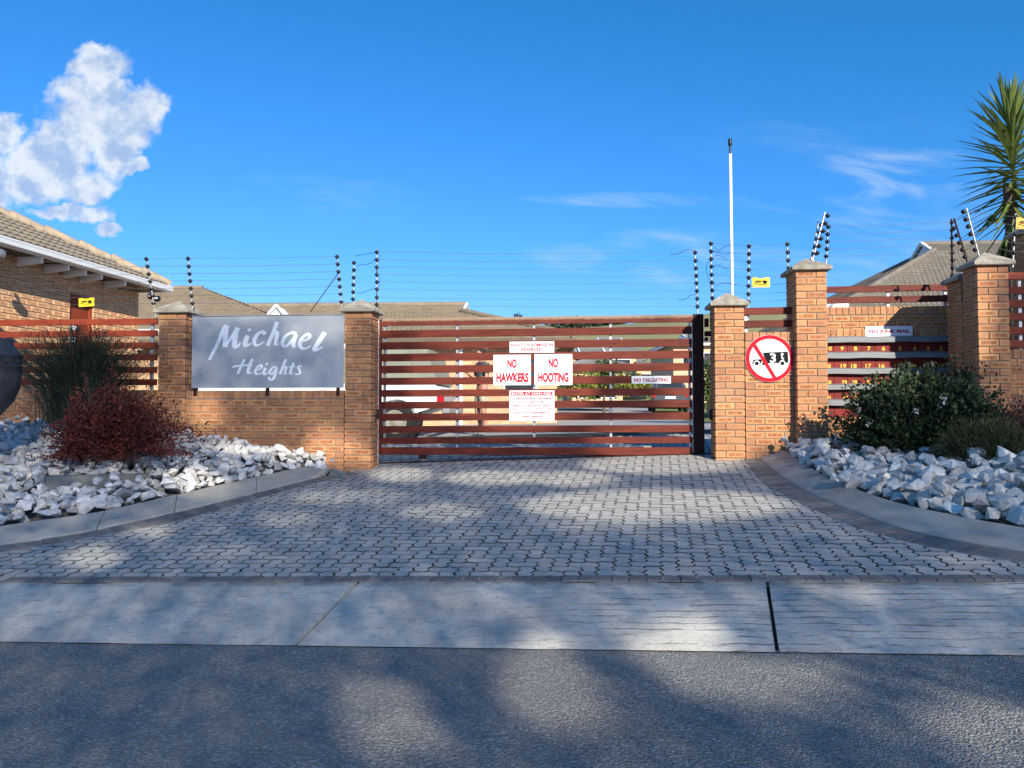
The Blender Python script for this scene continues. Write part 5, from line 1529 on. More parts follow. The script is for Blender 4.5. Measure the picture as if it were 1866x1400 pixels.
# distant houses
def small_house(label, px0, px1, pyr, pye, pyb, Y, depth, tile, rot=0.0, k=None):
    a, b = at(px0, pye, Y), at(px1, pye, Y); w = (b.x - a.x) / 2; ze = a.z; hr = at(px0, pyr, Y + depth).z
    pt_ = math.atan2(hr - ze, depth); zb = min(at(px0, pyb, Y).z, ze - 1.5)
    root, fr = dutch_house(label, ((a.x + b.x) / 2, Y + depth), rot, w - .4, depth - .4, zb, ze, pt_, k or depth * .6, tile, M['plaster'], over=.4)
    n = max(2, int(w / 1.6))
    for i in range(n): window(root, -w + .9 + (2 * w - 1.8) * (i + .5) / n, -(depth - .4) - .02, ze - 1.15, 1.1, 1.0)
    return root
small_house('distant house with grey roof left of the admission sign', 893, 1003, 601, 624, 700, 36, 4.5, M['tile_grey'])
small_house('distant pale house with low grey roof right of the no hooting sign', 1030, 1150, 636, 668, 705, 41, 4.2, M['tile_grey'])
small_house('distant peach house with wide gable behind the pale one', 1078, 1170, 617, 640, 690, 60, 5.0, M['tile_grey'])
small_house('distant peach house with white gable above the dark car', 1128, 1205, 648, 667, 715, 62, 4.6, M['tile_grey'])
small_house('distant house with white fascia beside the gate post', 1218, 1345, 612, 625, 720, 50, 4.5, M['tile_grey'])
small_house('distant house with twin white gables above the no hooting sign', 940, 1062, 606, 645, 700, 70, 6.0, M['tile_grey'])

# ------------------------------------------------------------------ ground beyond the gate, hill
M['gravel'] = mat('inner_road', (0.36, 0.345, 0.32), (0.30, 0.288, 0.265), 3, .95, 60, .4, .006, grime=.12)
M['lawn'] = mat('lawn', (0.12, 0.15, 0.035), (0.20, 0.19, 0.06), 2, 1.0, 30, .6, .03)
def gridsheet(name, mt, x0, x1, y0, y1, nx, ny, zf, kind='structure'):
    mb = MB(); vs = []
    for j in range(ny + 1):
        t = j / ny; y = y0 + (y1 - y0) * t * t if ny > 20 else y0 + (y1 - y0) * t
        for i in range(nx + 1):
            x = x0 + (x1 - x0) * i / nx; vs.append((x, y, zf(x, y)))
    mb.add(vs, [(j * (nx + 1) + i, j * (nx + 1) + i + 1, (j + 1) * (nx + 1) + i + 1, (j + 1) * (nx + 1) + i) for j in range(ny) for i in range(nx)], 0, True)
    return single(name, mb, mt, kind=kind)
gridsheet('ground', M['lawn'], -60, 70, 10.2, 110, 60, 40, lambda x, y: gz(x, y) - .03 - (.5 if (y < 10.3 and False) else 0))
def rdx(y):   # centre line of the inner road swings to the right
    t = max(0, y - 13); return 0.6 + .085 * t + .0016 * t * t
gridsheet('grass', M['lawn'], -60, 70, 6.2, 10.25, 60, 4, lambda x, y: gz(x, y) - .10)
mb = MB(); vs = []
for j in range(41):
    y = 12.9 + 47 * j / 40; c = rdx(y); hw_ = 3.2
    xl = -26 if y < 17.2 else c - hw_ - 1.5 * max(0, 1 - (y - 17.2) / 4); xr = c + hw_ + (3 if y < 17 else 0)
    for i in range(9):
        x = xl + (xr - xl) * i / 8; vs.append((x, y, gz(x, y) - .012))
mb.add(vs, [(j * 9 + i, j * 9 + i + 1, (j + 1) * 9 + i + 1, (j + 1) * 9 + i) for j in range(40) for i in range(8)], 0, True)
single('inner_road', mb, M['gravel'], kind='structure')
M['hill'] = None
def hillmat():
    m, g, b = newmat('dry_grass_hill')
    co = g.n('ShaderNodeTexCoord').outputs['Object']
    n0 = g.noise(co, .05, 4, .6); n1 = g.noise(g.vm('MULTIPLY', co, (1, .3, 1)), .4, 4, .65); n2 = g.noise(g.vm('MULTIPLY', co, (.012, .05, .2)), 1.0, 3, .6)
    c = g.mix(g.sm(n0, .3, .7), (0.25, 0.215, 0.09), (0.20, 0.19, 0.08))
    c = g.mix(g.sm(n1, .5, .8, 0, .5), c, (0.13, 0.14, 0.05))
    c = g.mix(g.sm(n2, .60, .68, 0, .5), c, (0.42, 0.34, 0.20))
    g.put(b.inputs['Base Color'], c); b.inputs['Roughness'].default_value = 1; bump(g, b, n1, .5, .4); return m
def hill(x, y):
    # ridge profile seen from the road: (pixel column, height of skyline) at 240 m
    px = CX + FPX * x / y
    sky = interp([(-1500, 640), (700, 640), (900, 622), (990, 606), (1100, 597), (1200, 588), (1300, 574), (1440, 568), (1700, 566), (2600, 560)], px)
    zt = HC + (747 - sky) / FPX * 240
    t = min(1, max(0, (y - 100) / 140)); t = t * t * (3 - 2 * t)
    return gz(x, 100) + (zt - gz(x, 100)) * t - .4 * max(0, (y - 240)) * .12 + .5 * MN.noise(Vector((x * .03, y * .03, 0)))
gridsheet('hill', hillmat(), -500, 700, 100, 900, 110, 60, hill)

# ------------------------------------------------------------------ vegetation helpers
def leaf_quad(mb, p, d, w, L, rr, fold=0.0):
    d = d.normalized(); sd = d.cross(Vector((rr.gauss(0, 1), rr.gauss(0, 1), rr.gauss(0, 1))))
    if sd.length < 1e-4: return
    sd.normalize(); m = p + d * L * .5
    mb.add([p, m + sd * w, p + d * L, m - sd * w], [(0, 1, 2, 3)])
def spray_bush(name, label, cat, base, size, nspray, perspray, lw, ll, matl, seed, shape=None, stem=M['bark'], up=.5, group=None, spread=.9, tip=1.0, jit=.028):
    rr = random.Random(seed); base = Vector(base); sx, sy, sz = size
    root = thing(name, label, cat, tuple(base), IDM, group)
    fol = MB(); st = MB()
    for k in range(nspray):
        a = rr.uniform(0, 2 * math.pi); el = math.asin(rr.uniform(0.0, 1.0) ** .8) 
        r_ = rr.uniform(.55, 1.0) ** .6
        dirv = Vector((math.cos(a) * math.cos(el), math.sin(a) * math.cos(el), math.sin(el)))
        if shape: r_ *= shape(a, el)
        tipp = base + Vector((dirv.x * sx, dirv.y * sy, dirv.z * sz + .03)) * r_
        stt = base + Vector((dirv.x * sx * .12, dirv.y * sy * .12, .02))
        mid = stt.lerp(tipp, .5) + Vector((0, 0, .06 * sz))
        if k % 3 == 0: st.tube([stt, mid, tipp], .006, 4, cap=False, r2=.002)
        ax = (tipp - mid).normalized()
        for q in range(perspray):
            t = 1 - abs(rr.gauss(0, .30)); t = max(.05, min(1, t))
            p = (stt.lerp(mid, t * 2) if t < .5 else mid.lerp(tipp, t * 2 - 1)) + Vector((rr.gauss(0, jit), rr.gauss(0, jit), rr.gauss(0, jit)))
            d = (ax * tip + Vector((rr.gauss(0, spread), rr.gauss(0, spread), rr.gauss(0, spread) + up * .5)))
            L = ll * rr.uniform(.6, 1.25); leaf_quad(fol, p, d, lw * rr.uniform(.7, 1.2), L, rr)
    part(root, 'foliage', fol, matl, kind='stuff'); part(root, 'stems', st, stem)
    return root
M['lf_red'] = leaf('barberry_leaf', (0.085, 0.017, 0.015), (0.21, 0.045, 0.03), .6, .2)
M['lf_dark'] = leaf('glossy_leaf', (0.013, 0.025, 0.010), (0.048, 0.075, 0.024), .55, .08)
M['lf_rush'] = leaf('rush_stem', (0.010, 0.019, 0.011), (0.026, 0.040, 0.020), .5, .1)
M['lf_fine'] = leaf('feathery_leaf', (0.045, 0.055, 0.018), (0.10, 0.10, 0.035), .6, .25)
M['lf_mix'] = leaf('reddish_leaf', (0.09, 0.03, 0.025), (0.15, 0.06, 0.045), .6, .2)
M['lf_hedge'] = leaf('hedge_leaf', (0.10, 0.14, 0.025), (0.30, 0.28, 0.05), .6, .25)
M['lf_green'] = leaf('shrub_leaf', (0.04, 0.07, 0.02), (0.10, 0.14, 0.04), .6, .25)
M['lf_tree'] = leaf('ridge_tree_leaf', (0.03, 0.045, 0.025), (0.07, 0.09, 0.045), .7, .15)
M['lf_yucca'] = leaf('yucca_leaf', (0.07, 0.11, 0.028), (0.20, 0.25, 0.06), .42, .22)
# red bush
bp = at(185, 838, 8.55)
def redshape(a, el):
    # tall in the middle, long lobe toward +x
    s = 1.0 + .18 * math.cos(a) * math.cos(el)
    return s * (.80 + .2 * math.sin(3.1 * a + 1.3) * math.cos(2 * el + .4) + .14 * math.sin(7 * a))
spray_bush('barberry_bush', 'dark red leafy bush growing among the white rocks', 'bush', bp + Vector((.08, 0, -.02)), (.98, .58, 1.0), 900, 24, .012, .032, M['lf_red'], 21, redshape, up=.5, spread=.7, jit=.02)
# rushes
def rushes(label, cpx, cpy, Y, n, seed, spreadx, hts):
    rr = random.Random(seed); c = at(cpx, cpy, Y); root = thing('rush_clump', label, 'reeds', tuple(c), IDM)
    mb = MB()
    for k in range(n):
        a = rr.uniform(0, 6.283); r_ = abs(rr.gauss(0, .12)); b = c + Vector((math.cos(a) * r_ * 1.6, math.sin(a) * r_, -.03))
        lx = rr.gauss(0, spreadx) ; ly = rr.gauss(-.04, .16); h = rr.uniform(*hts) * (1 - .22 * min(1, abs(lx) / 1.0))
        tipp = b + Vector((lx, ly, h)); mid = b + Vector((lx * .36, ly * .4, h * .56))
        w = .0046; sd = Vector((1, rr.gauss(0, .5), 0)).normalized() * w
        P = smooth_line([b, mid, tipp], 3); nP = len(P)
        vs = []
        for i, p in enumerate(P):
            f = 1 - .7 * i / (nP - 1); vs += [p - sd * f, p + sd * f]
        mb.add(vs, [(2 * i, 2 * i + 1, 2 * i + 3, 2 * i + 2) for i in range(nP - 1)])
        if rr.random() < .4:
            for q in range(3): leaf_quad(mb, tipp - Vector((0, 0, q * .03)), Vector((rr.gauss(0, .4), rr.gauss(0, .4), 1)), .004, .05, rr)
    part(root, 'stems', mb, M['lf_rush'], kind='stuff')
rushes('dark green clump of tall rushes before the timber fence', 146, 768, 9.55, 1900, 4, .46, (.75, 1.24))
# glossy shrub with pale flowers
bp = at(1692, 826, 8.25)
def dshape(a, el): return .88 + .12 * math.sin(2.3 * a + .7) + .10 * math.sin(5 * a + 2 * el)
sb = spray_bush('glossy_shrub', 'dark glossy shrub with a few pale flowers below the mailboxes', 'shrub', bp + Vector((.0, .1, -.02)), (1.06, .64, 1.06), 800, 26, .017, .048, M['lf_dark'], 31, dshape, up=.8, spread=.75)
M['petal'] = mat('petal', (0.60, 0.46, 0.44), (0.7, .6, .56), 5, .6)
rr = random.Random(8)
for (px, py) in ((1667, 750), (1585, 773), (1715, 733), (1720, 727), (1562, 745)):
    P = at(px, py, 7.72 if py > 720 else 7.95); mb = MB()
    for k in range(9): leaf_quad(mb, P + Vector((rr.gauss(0, .016), rr.gauss(0, .01), rr.gauss(0, .016))), Vector((rr.gauss(0, 1), -1, rr.gauss(0, 1))), .011, .028, rr)
    part(sb, 'flower', mb, M['petal'])
bp = at(1835, 880, 7.2)
spray_bush('feathery_plant', 'low olive feathery plant at the frame edge by the rocks', 'plant', bp + Vector((-.02, .25, .02)), (.62, .45, .60), 520, 30, .0048, .045, M['lf_fine'], 41, None, up=.6, spread=.6)
bp = at(1862, 845, 8.0)
spray_bush('reddish_plant', 'low reddish plant behind the feathery one at the frame edge', 'plant', bp + Vector((.15, .1, 0)), (.55, .4, .72), 320, 24, .008, .032, M['lf_mix'], 43, None, up=.6)
# yucca
def yucca():
    rr = random.Random(5); Y = 10.7
    base = at(1852, 700, Y); top = at(1836, 335, Y); root = thing('yucca_palm', 'tall spiky yucca with long sword leaves behind the pillars', 'yucca', (base.x, Y, 1.0), IDM)
    mb = MB(); b = Vector((base.x, Y, .9)); mid = Vector((at(1845, 480, Y).x, Y, at(1845, 480, Y).z)); mb.tube(smooth_line([b, mid, top], 6), .085, 10, r2=.06); part(root, 'trunk', mb, M['bark'])
    c0 = at(1846, 360, Y); axis = (at(1838, 205, Y) - at(1850, 400, Y)); n = 210
    me = MB(); nl = 0
    for k in range(n):
        t = k / (n - 1); p = at(1851, 408, Y) + axis * (t ** .9) * .98
        a = k * 2.399963 + rr.gauss(0, .12)
        el = math.radians(-58 + 134 * t ** .9 + rr.gauss(0, 9)); el = min(el, math.radians(86))
        L = .80 * rr.uniform(.82, 1.08) * (.86 if t > .93 else 1); w = .034 * rr.uniform(.85, 1.15)
        d = Vector((math.cos(a) * math.cos(el), math.sin(a) * math.cos(el), math.sin(el)))
        sd = d.cross(Vector((0, 0, 1)));
        if sd.length < .05: sd = Vector((1, 0, 0))
        sd.normalize(); up = sd.cross(d).normalized()
        vs = []; segs = 5
        for i in range(segs + 1):
            u = i / segs; q = p + d * L * u + Vector((0, 0, -1)) * (.10 * L * u * u * (1.2 - t))
            ww = w * (0.65 + 1.1 * u - 1.75 * u * u) if u < 1 else 0.001
            ww = max(ww, .001)
            vs += [q - sd * ww + up * ww * .45, q, q + sd * ww + up * ww * .45]
        g = MB(); g.add(vs, [(3 * i + j, 3 * i + j + 1, 3 * i + j + 4, 3 * i + j + 3) for i in range(segs) for j in range(2)])
        part(root, 'leaf', g, M['lf_yucca'])
    # skirt of dead drooping leaves round the trunk
    g = MB()
    for k in range(60):
        a = rr.uniform(0, 6.28); z = rr.uniform(0, 1); p = at(1848, 405, Y).lerp(at(1843, 455, Y), z) + Vector((math.cos(a), math.sin(a), 0)) * .05
        d = Vector((math.cos(a) * .28, math.sin(a) * .28, -1)); leaf_quad(g, p, d, .022, rr.uniform(.35, .6), rr)
    part(root, 'dead_leaves', g, M['lf_dark'])
yucca()
# hedges and shrubs inside the gate
def blob_plant(name, label, cat, px, py, Y, size, n, w, matl, seed, trunk=None, group=None):
    rr = random.Random(seed); c = at(px, py, Y); root = thing(name, label, cat, (c.x, c.y, gz(c.x, c.y)), IDM, group)
    mb = MB(); cl = [Vector((rr.gauss(0, .45), rr.gauss(0, .4), rr.gauss(0, .4))) for _ in range(9)]
    for k in range(n):
        q = rr.choice(cl); v = Vector((rr.gauss(0, 1), rr.gauss(0, 1), rr.gauss(0, 1))).normalized() * rr.uniform(.3, .62)
        p = c + Vector(((q.x + v.x) * size[0], (q.y + v.y) * size[1], (q.z + v.z) * size[2]))
        leaf_quad(mb, p, Vector((rr.gauss(0, 1), rr.gauss(0, 1), rr.gauss(0, 1))), w * rr.uniform(.5, 1), w * 2 * rr.uniform(.6, 1.2), rr)
    part(root, 'crown' if trunk else 'foliage', mb, matl, kind='stuff')
    if trunk:
        mb = MB(); g_ = trunk[1] if trunk[1] is not None else gz(c.x, c.y); mb.tube([(c.x, c.y, g_ - .3), (c.x + .02, c.y, (g_ + c.z) / 2), (c.x, c.y, c.z + size[2] * .4)], trunk[0], 7, r2=trunk[0] * .5); part(root, 'trunk', mb, M['bark'])
    return root
blob_plant('hedge_shrub', 'yellow green hedge shrub just right of the own risk sign', 'shrub', 1062, 705, 24, (.75, .5, .42), 500, .07, M['lf_hedge'], 1)
blob_plant('hedge_shrub', 'dark green hedge shrub under the no hooting sign', 'shrub', 1010, 704, 23, (.6, .5, .42), 500, .07, M['lf_green'], 2)
blob_plant('hedge_shrub', 'bright green hedge shrub before the distant pale house', 'shrub', 1090, 702, 26, (.5, .5, .4), 400, .07, M['lf_green'], 3)
blob_plant('hedge_shrub', 'yellow flowering shrub under the no tailgating sign', 'shrub', 1138, 703, 27, (.5, .4, .38), 400, .07, M['lf_hedge'], 6)
blob_plant('hedge_shrub', 'pale yellow shrub beside the dark car', 'shrub', 1170, 706, 30, (.45, .4, .35), 300, .07, M['lf_hedge'], 7)
blob_plant('small_tree', 'small dark tree before the distant pale house', 'tree', 1100, 676, 34, (.8, .7, .75), 600, .10, M['lf_green'], 4, (.07, None))
blob_plant('small_tree', 'small green tree in the gap between gate post and pillar', 'tree', 1297, 703, 22, (.45, .4, .55), 600, .07, M['lf_green'], 5, (.05, None))
rr = random.Random(77)
for i, (px, py, sx, sz) in enumerate(((893, 596, 5, 4.2), (926, 600, 6, 3.4), (952, 594, 5, 5.0), (1000, 604, 3, 2.6), (1024, 597, 7, 4.0), (1052, 596, 6, 4.2), (1078, 599, 5, 3.2), (1098, 594, 6, 2.4), (1128, 592, 5, 2.2), (860, 600, 6, 4))):
    Y = 236
    c = at(px, py, Y); 
    blob_plant('ridge_tree', 'dark tree on the dry hill skyline, %s from the house end of the row' % ('second', 'third', 'fourth', 'fifth', 'sixth', 'seventh', 'eighth', 'ninth', 'tenth', 'first')[i], 'tree', px, py, Y, (sx * .55, 3, sz * .62), 500, .55, M['lf_tree'], 90 + i, (.25, hill(c.x, Y)), 'trees along the hill skyline')

# ------------------------------------------------------------------ vehicles and person inside the gate
M['truckw'] = mat('vehicle_white', (0.80, 0.80, 0.78), (0.76, 0.76, 0.74), 2, .35)
M['canvas'] = mat('canopy_khaki', (0.25, 0.255, 0.20), (0.21, 0.215, 0.17), 3, .9, 60, .2)
M['tyre'] = mat('tyre_rubber', (0.015, 0.015, 0.016), None, 10, .9)
M['khaki'] = mat('wheel_dust', (0.30, 0.28, 0.22), (0.22, 0.21, 0.17), 8, .8)
TDp = 4.15
def pt_(px, py): s, z = wl(px, py, TDp); return s, z
def pickup():
    s1_, zg = pt_(806, 797); s0_ = s1_ - 5.2
    zg = gz(W(s1_ - 1.2, TDp, 0).x, W(0, TDp, 0).y)
    root = thing('pickup_truck', 'white pickup truck with khaki canopy parked behind the gate', 'pickup', ((s0_ + s1_) / 2, TDp + .85, zg))
    d0, d1 = TDp, TDp + 1.72
    zbed = zg + 1.04; zbot = zg + .42
    prof = [(s0_, zg + .45), (s0_ + .02, zg + .85), (s0_ + .15, zg + 1.0), (s0_ + 1.25, zg + 1.08), (s0_ + 1.85, zg + 1.66), (s0_ + 2.6, zg + 1.7), (s0_ + 2.75, zg + 1.06), (s1_ - .16, zbed), (s1_, zg + .92), (s1_ - .15, zg + .62), (s1_ - .55, zg + .5), (s0_ + 2.2, zbot), (s0_ + 1.6, zbot)]
    mb = MB(); n = len(prof)
    mb.add([(x, d0, z) for x, z in prof] + [(x, d1, z) for x, z in prof], [tuple(range(n)), tuple(range(n, 2 * n))[::-1]] + [(i, n + i, n + (i + 1) % n, (i + 1) % n) for i in range(n)])
    body = part(root, 'body', mb, M['truckw'])
    # canopy with seams
    ca = [(s1_ - 2.42, zbed + .005), (s1_ - 2.36, zg + 1.72), (s1_ - .30, zg + 1.70), (s1_ - .10, zbed + .005)]
    mb = MB(); mb.add([(x, d0 + .03, z) for x, z in ca] + [(x, d1 - .03, z) for x, z in ca], [(0, 1, 2, 3), (7, 6, 5, 4)] + [(i, 4 + i, 4 + (i + 1) % 4, (i + 1) % 4) for i in range(4)])
    can = part(root, 'canopy', mb, M['canvas'])
    for x in (s1_ - 1.9, s1_ - 1.2, s1_ - 1.05, s1_ - .55):
        mb = MB(); mb.box(x - .012, x + .012, d0 + .015, d0 + .03, zbed + .02, zg + 1.68); part(root, 'seam', mb, M['khaki'], sub=can)
    mb = MB(); mb.box(s0_ + 1.75, s0_ + 2.5, d0 - .008, d0 + .01, zg + 1.12, zg + 1.58); part(root, 'side_window', mb, M['glass'])
    mb = MB(); mb.chbox(s1_ - .02, s1_ + .12, d0 + .05, d1 - .05, zg + .5, zg + .68, .02); part(root, 'rear_bumper', mb, M['galv'])
    mb = MB(); mb.chbox(s1_ - .11, s1_ + .012, d0 - .01, d0 + .12, zg + .70, zg + .95, .015); part(root, 'tail_light', mb, M['red'])
    for x in (s0_ + .95, s1_ - .86):
        Mx = Matrix.Translation((x, d0 + .02, zg + .37)) @ Matrix.Rotation(math.pi / 2, 4, 'X')
        mb = MB(); mb.lathe([(.46, -.20), (.46, .018), (.40, .02), (.001, .02)], 26, M=Mx); part(root, 'wheel_arch', mb, M['black'])
        Mx = Matrix.Translation((x, d0 - .02, zg + .36)) @ Matrix.Rotation(math.pi / 2, 4, 'X')
        mb = MB(); mb.lathe([(.21, -.12), (.33, -.12), (.36, -.08), (.36, .04), (.33, .07), (.22, .07)], 26, M=Mx); wh = part(root, 'wheel', mb, M['tyre'])
        mb = MB(); mb.lathe([(.001, .045), (.07, .05), (.09, .02), (.18, .03), (.22, .06), (.225, -.05)], 22, M=Mx); part(root, 'rim', mb, M['khaki'], sub=wh)
    mb = MB(); mb.box(s0_ + 2.0, s1_ - 1.5, d0 + .12, d1 - .12, zg + .34, zg + .5); part(root, 'chassis', mb, M['black'])
pickup()
def suv():
    Y = 38.0; c = at(1222, 744, Y); zg = gz(c.x, Y)
    fr = Matrix.Translation((c.x, Y, zg)) @ Matrix.Rotation(-.12, 4, 'Z')
    root = thing('parked_car', 'dark grey car seen from behind through the gate slats', 'car', (0, 0, 0), fr)
    M['carp'] = mat('car_paint', (0.10, 0.105, 0.115), (0.08, 0.085, 0.09), 2, .3, metal=.3)
    def loft(sec, name, m):
        mb = MB(); k = len(sec[0]); vs = [p for s_ in sec for p in s_]
        mb.add(vs, [(i * k + j, i * k + (j + 1) % k, (i + 1) * k + (j + 1) % k, (i + 1) * k + j) for i in range(len(sec) - 1) for j in range(k)] + [tuple(range(k))[::-1], tuple((len(sec) - 1) * k + j for j in range(k))]); return part(root, name, mb, m)
    def rect(y, w, z0, z1, t=1.0): return [(-w, y, z0), (w, y, z0), (w * 1.0, y, (z0 + z1) / 2), (w * t, y, z1), (-w * t, y, z1), (-w, y, (z0 + z1) / 2)]
    loft([rect(0, .80, .35, .98, .95), rect(.12, .88, .28, 1.02, .95), rect(2.6, .9, .26, 1.02, .95), rect(4.1, .84, .3, .85, .92), rect(4.25, .75, .4, .75, .9)], 'body', M['carp'])
    loft([rect(.10, .80, 1.0, 1.03, .98), rect(.45, .80, 1.0, 1.55, .78), rect(2.0, .80, 1.0, 1.56, .78), rect(3.1, .80, 1.0, 1.02, .95)], 'cabin', M['carp'])
    mb = MB(); mb.quad((-.66, .135, 1.08), (.66, .135, 1.08), (.56, .40, 1.48), (-.56, .40, 1.48)); part(root, 'rear_window', mb, M['glass'])
    mb = MB(); mb.chbox(-.86, .86, -.08, .06, .38, .60, .03); part(root, 'bumper', mb, M['carp'])
    for sx in (-1, 1):
        mb = MB(); mb.chbox(sx * .80 - .08, sx * .80 + .08, -.012, .05, .74, .93, .01); part(root, 'tail_light', mb, M['red'])
        for y in (.75, 3.4):
            Mx = Matrix.Translation((sx * .80, y, .32)) @ Matrix.Rotation(math.pi / 2, 4, 'Y'); mb = MB(); mb.lathe([(.001, -.1), (.30, -.1), (.32, -.07), (.32, .07), (.30, .1), (.001, .1)], 20, M=Mx); part(root, 'wheel', mb, M['tyre'])
    mb = MB(); mb.box(-.26, .26, -.095, -.085, .66, .77); mb.v = [v + Vector((0, .075, 0)) for v in mb.v]; part(root, 'number_plate', mb, M['white'])
suv()
# person
def skin(joints, edges, root_i=0, sub=2):
    me = bpy.data.meshes.new('tmp'); me.from_pydata([j[:3] for j in joints], edges, [])
    ob = bpy.data.objects.new('tmp', me); COL.objects.link(ob)
    md = ob.modifiers.new('s', 'SKIN'); md.use_smooth_shade = True
    sv = me.skin_vertices[0].data
    for i, j in enumerate(joints): sv[i].radius = (j[3], j[4] if len(j) > 4 else j[3]); sv[i].use_root = (i == root_i)
    sd = ob.modifiers.new('d', 'SUBSURF'); sd.levels = sub; sd.render_levels = sub
    dg = bpy.context.evaluated_depsgraph_get(); dg.update()
    out = bpy.data.meshes.new_from_object(ob.evaluated_get(dg)); bpy.data.objects.remove(ob); bpy.data.meshes.remove(me)
    for p in out.polygons: p.use_smooth = True
    return out
def person():
    Y = 14.7; c = at(878, 797, Y); zg = gz(c.x, Y); H = (797 - 639) / FPX * Y
    k = H / 1.75
    fr = Matrix.Translation((c.x, Y, zg)) @ Matrix.Rotation(math.radians(-62), 4, 'Z') @ Matrix.Scale(k, 4)
    root = thing('person', 'person in dark grey shirt and pale shorts standing by the truck looking down', 'person', (0, 0, 0), fr)
    SK = mat('skin_tone', (0.45, 0.23, 0.15), (0.40, 0.20, 0.13), 6, .6)
    # facing -y locally, x is the person's side
    J = [(0, 0, .94, .14, .10), (0, .01, 1.12, .13, .095), (0, .02, 1.30, .16, .10), (0, .02, 1.42, .12, .085), (0, -.005, 1.50, .055, .055), (0, -.02, 1.56, .06, .065), (0, -.045, 1.64, .078, .095), (0, -.03, 1.71, .06, .07),
         (.10, 0, .88, .085), (.11, -.02, .50, .062), (.12, .01, .28, .055), (.12, .02, .09, .036), (.12, -.10, .035, .035),
         (-.10, 0, .88, .085), (-.12, -.05, .50, .062), (-.13, .02, .28, .055), (-.13, .04, .09, .036), (-.13, -.08, .035, .035),
         (.19, .01, 1.40, .055), (.25, -.02, 1.13, .042), (.20, -.22, 1.12, .032), (.14, -.33, 1.20, .026), (.12, -.37, 1.23, .03),
         (-.19, .01, 1.40, .055), (-.26, -.03, 1.14, .042), (-.16, -.22, 1.22, .032), (-.09, -.30, 1.32, .026), (-.07, -.33, 1.35, .03)]
    E_ = [(0, 1), (1, 2), (2, 3), (3, 4), (4, 5), (5, 6), (6, 7), (0, 8), (8, 9), (9, 10), (10, 11), (11, 12), (0, 13), (13, 14), (14, 15), (15, 16), (16, 17), (3, 18), (18, 19), (19, 20), (20, 21), (21, 22), (3, 23), (23, 24), (24, 25), (25, 26), (26, 27)]
    n0 = len(J)
    for side, w in ((1, 22), (-1, 27)):
        p = Vector(J[w][:3])
        for f in range(4):
            b = p + Vector((side * (-.02 + .014 * f) * -1, -.02, .012)); t = b + Vector((0, -.035, .012 - .004 * f)); u = t + Vector((side * -.012, -.01, .028))
            i = len(J); J += [(*b, .0095), (*t, .0085), (*u, .007)]; E_ += [(w, i), (i, i + 1), (i + 1, i + 2)]
        i = len(J); b = p + Vector((side * -.028, -.005, .01)); t = b + Vector((side * -.012, -.02, .025)); J += [(*b, .010), (*t, .008)]; E_ += [(w, i), (i, i + 1)]
    me = skin(J, E_); me.materials.append(SK); part(root, 'body', me, None)
    TS = mat('shirt_grey', (0.085, 0.09, 0.088), (0.055, 0.06, 0.06), 6, .9)
    S_ = [(0, 0, .93, .165, .122), (0, .01, 1.12, .155, .118), (0, .02, 1.30, .185, .125), (0, .02, 1.42, .14, .10), (0, 0, 1.475, .075, .07), (.19, .01, 1.40, .075), (.24, -.01, 1.20, .065), (-.19, .01, 1.40, .075), (-.245, -.02, 1.20, .065)]
    me = skin(S_, [(0, 1), (1, 2), (2, 3), (3, 4), (3, 5), (5, 6), (3, 7), (7, 8)]); me.materials.append(TS); part(root, 'shirt', me, None)
    SHm = mat('shorts_pale', (0.50, 0.42, 0.30), (0.30, 0.26, 0.19), 14, .9)
    me = skin([(0, 0, .96, .165, .125), (0, 0, .86, .16, .12), (.10, 0, .80, .108), (.115, -.015, .50, .092), (-.10, 0, .80, .108), (-.125, -.04, .50, .092)], [(0, 1), (1, 2), (2, 3), (1, 4), (4, 5)]); me.materials.append(SHm); part(root, 'shorts', me, None)
    HR = mat('hair_dark', (0.02, 0.017, 0.015), None, 20, .8)
    me = skin([(0, .01, 1.60, .07, .06), (0, -.005, 1.68, .088, .10), (0, -.02, 1.74, .07, .08)], [(0, 1), (1, 2)]); me.materials.append(HR); part(root, 'hair', me, None)
    for (x, y) in ((.12, -.02), (-.13, .0)):
        me = skin([(x, y + .05, .045, .045), (x, y - .05, .045, .046), (x, y - .14, .035, .036)], [(0, 1), (1, 2)], 1); me.materials.append(mat('shoe', (0.12, 0.13, 0.15), (.3, .3, .3), 20, .7)); part(root, 'shoe', me, None)
    mb = MB()
    for sx in (-1, 1): mb.lathe([(.001, 0), (.009, .002), (.011, 0)], 8, M=Matrix.Translation((sx * .032, -.135, 1.645)) @ Matrix.Rotation(math.pi / 2, 4, 'X'))
    part(root, 'eyes', mb, M['ink'])
    mb = MB(); mb.add([(-.014, -.135, 1.60), (.014, -.135, 1.60), (0, -.165, 1.603), (0, -.138, 1.645)], [(0, 1, 2), (0, 2, 3), (2, 1, 3)]); part(root, 'nose', mb, SK)
    mb = MB(); mb.quad((-.024, -.137, 1.575), (.024, -.137, 1.575), (.018, -.139, 1.583), (-.018, -.139, 1.583)); part(root, 'mouth', mb, mat('lip', (.3, .1, .08), None, 5, .6))
    fr2 = fr @ Matrix.Translation((0.02, -.40, 1.30)) @ Matrix.Rotation(.5, 4, 'X')
    ph = thing('phone', 'dark phone held up by the person behind the gate', 'phone', (0, 0, 0), fr2)
    mb = MB(); mb.chbox(-.038, .038, -.005, .005, -.075, .075, .004); part(ph, 'case', mb, M['black'])
    mb = MB(); mb.quad((-.034, .0065, -.068), (-.034, .0065, .068), (.034, .0065, .068), (.034, .0065, -.068)); part(ph, 'screen', mb, M['glass'])
person()

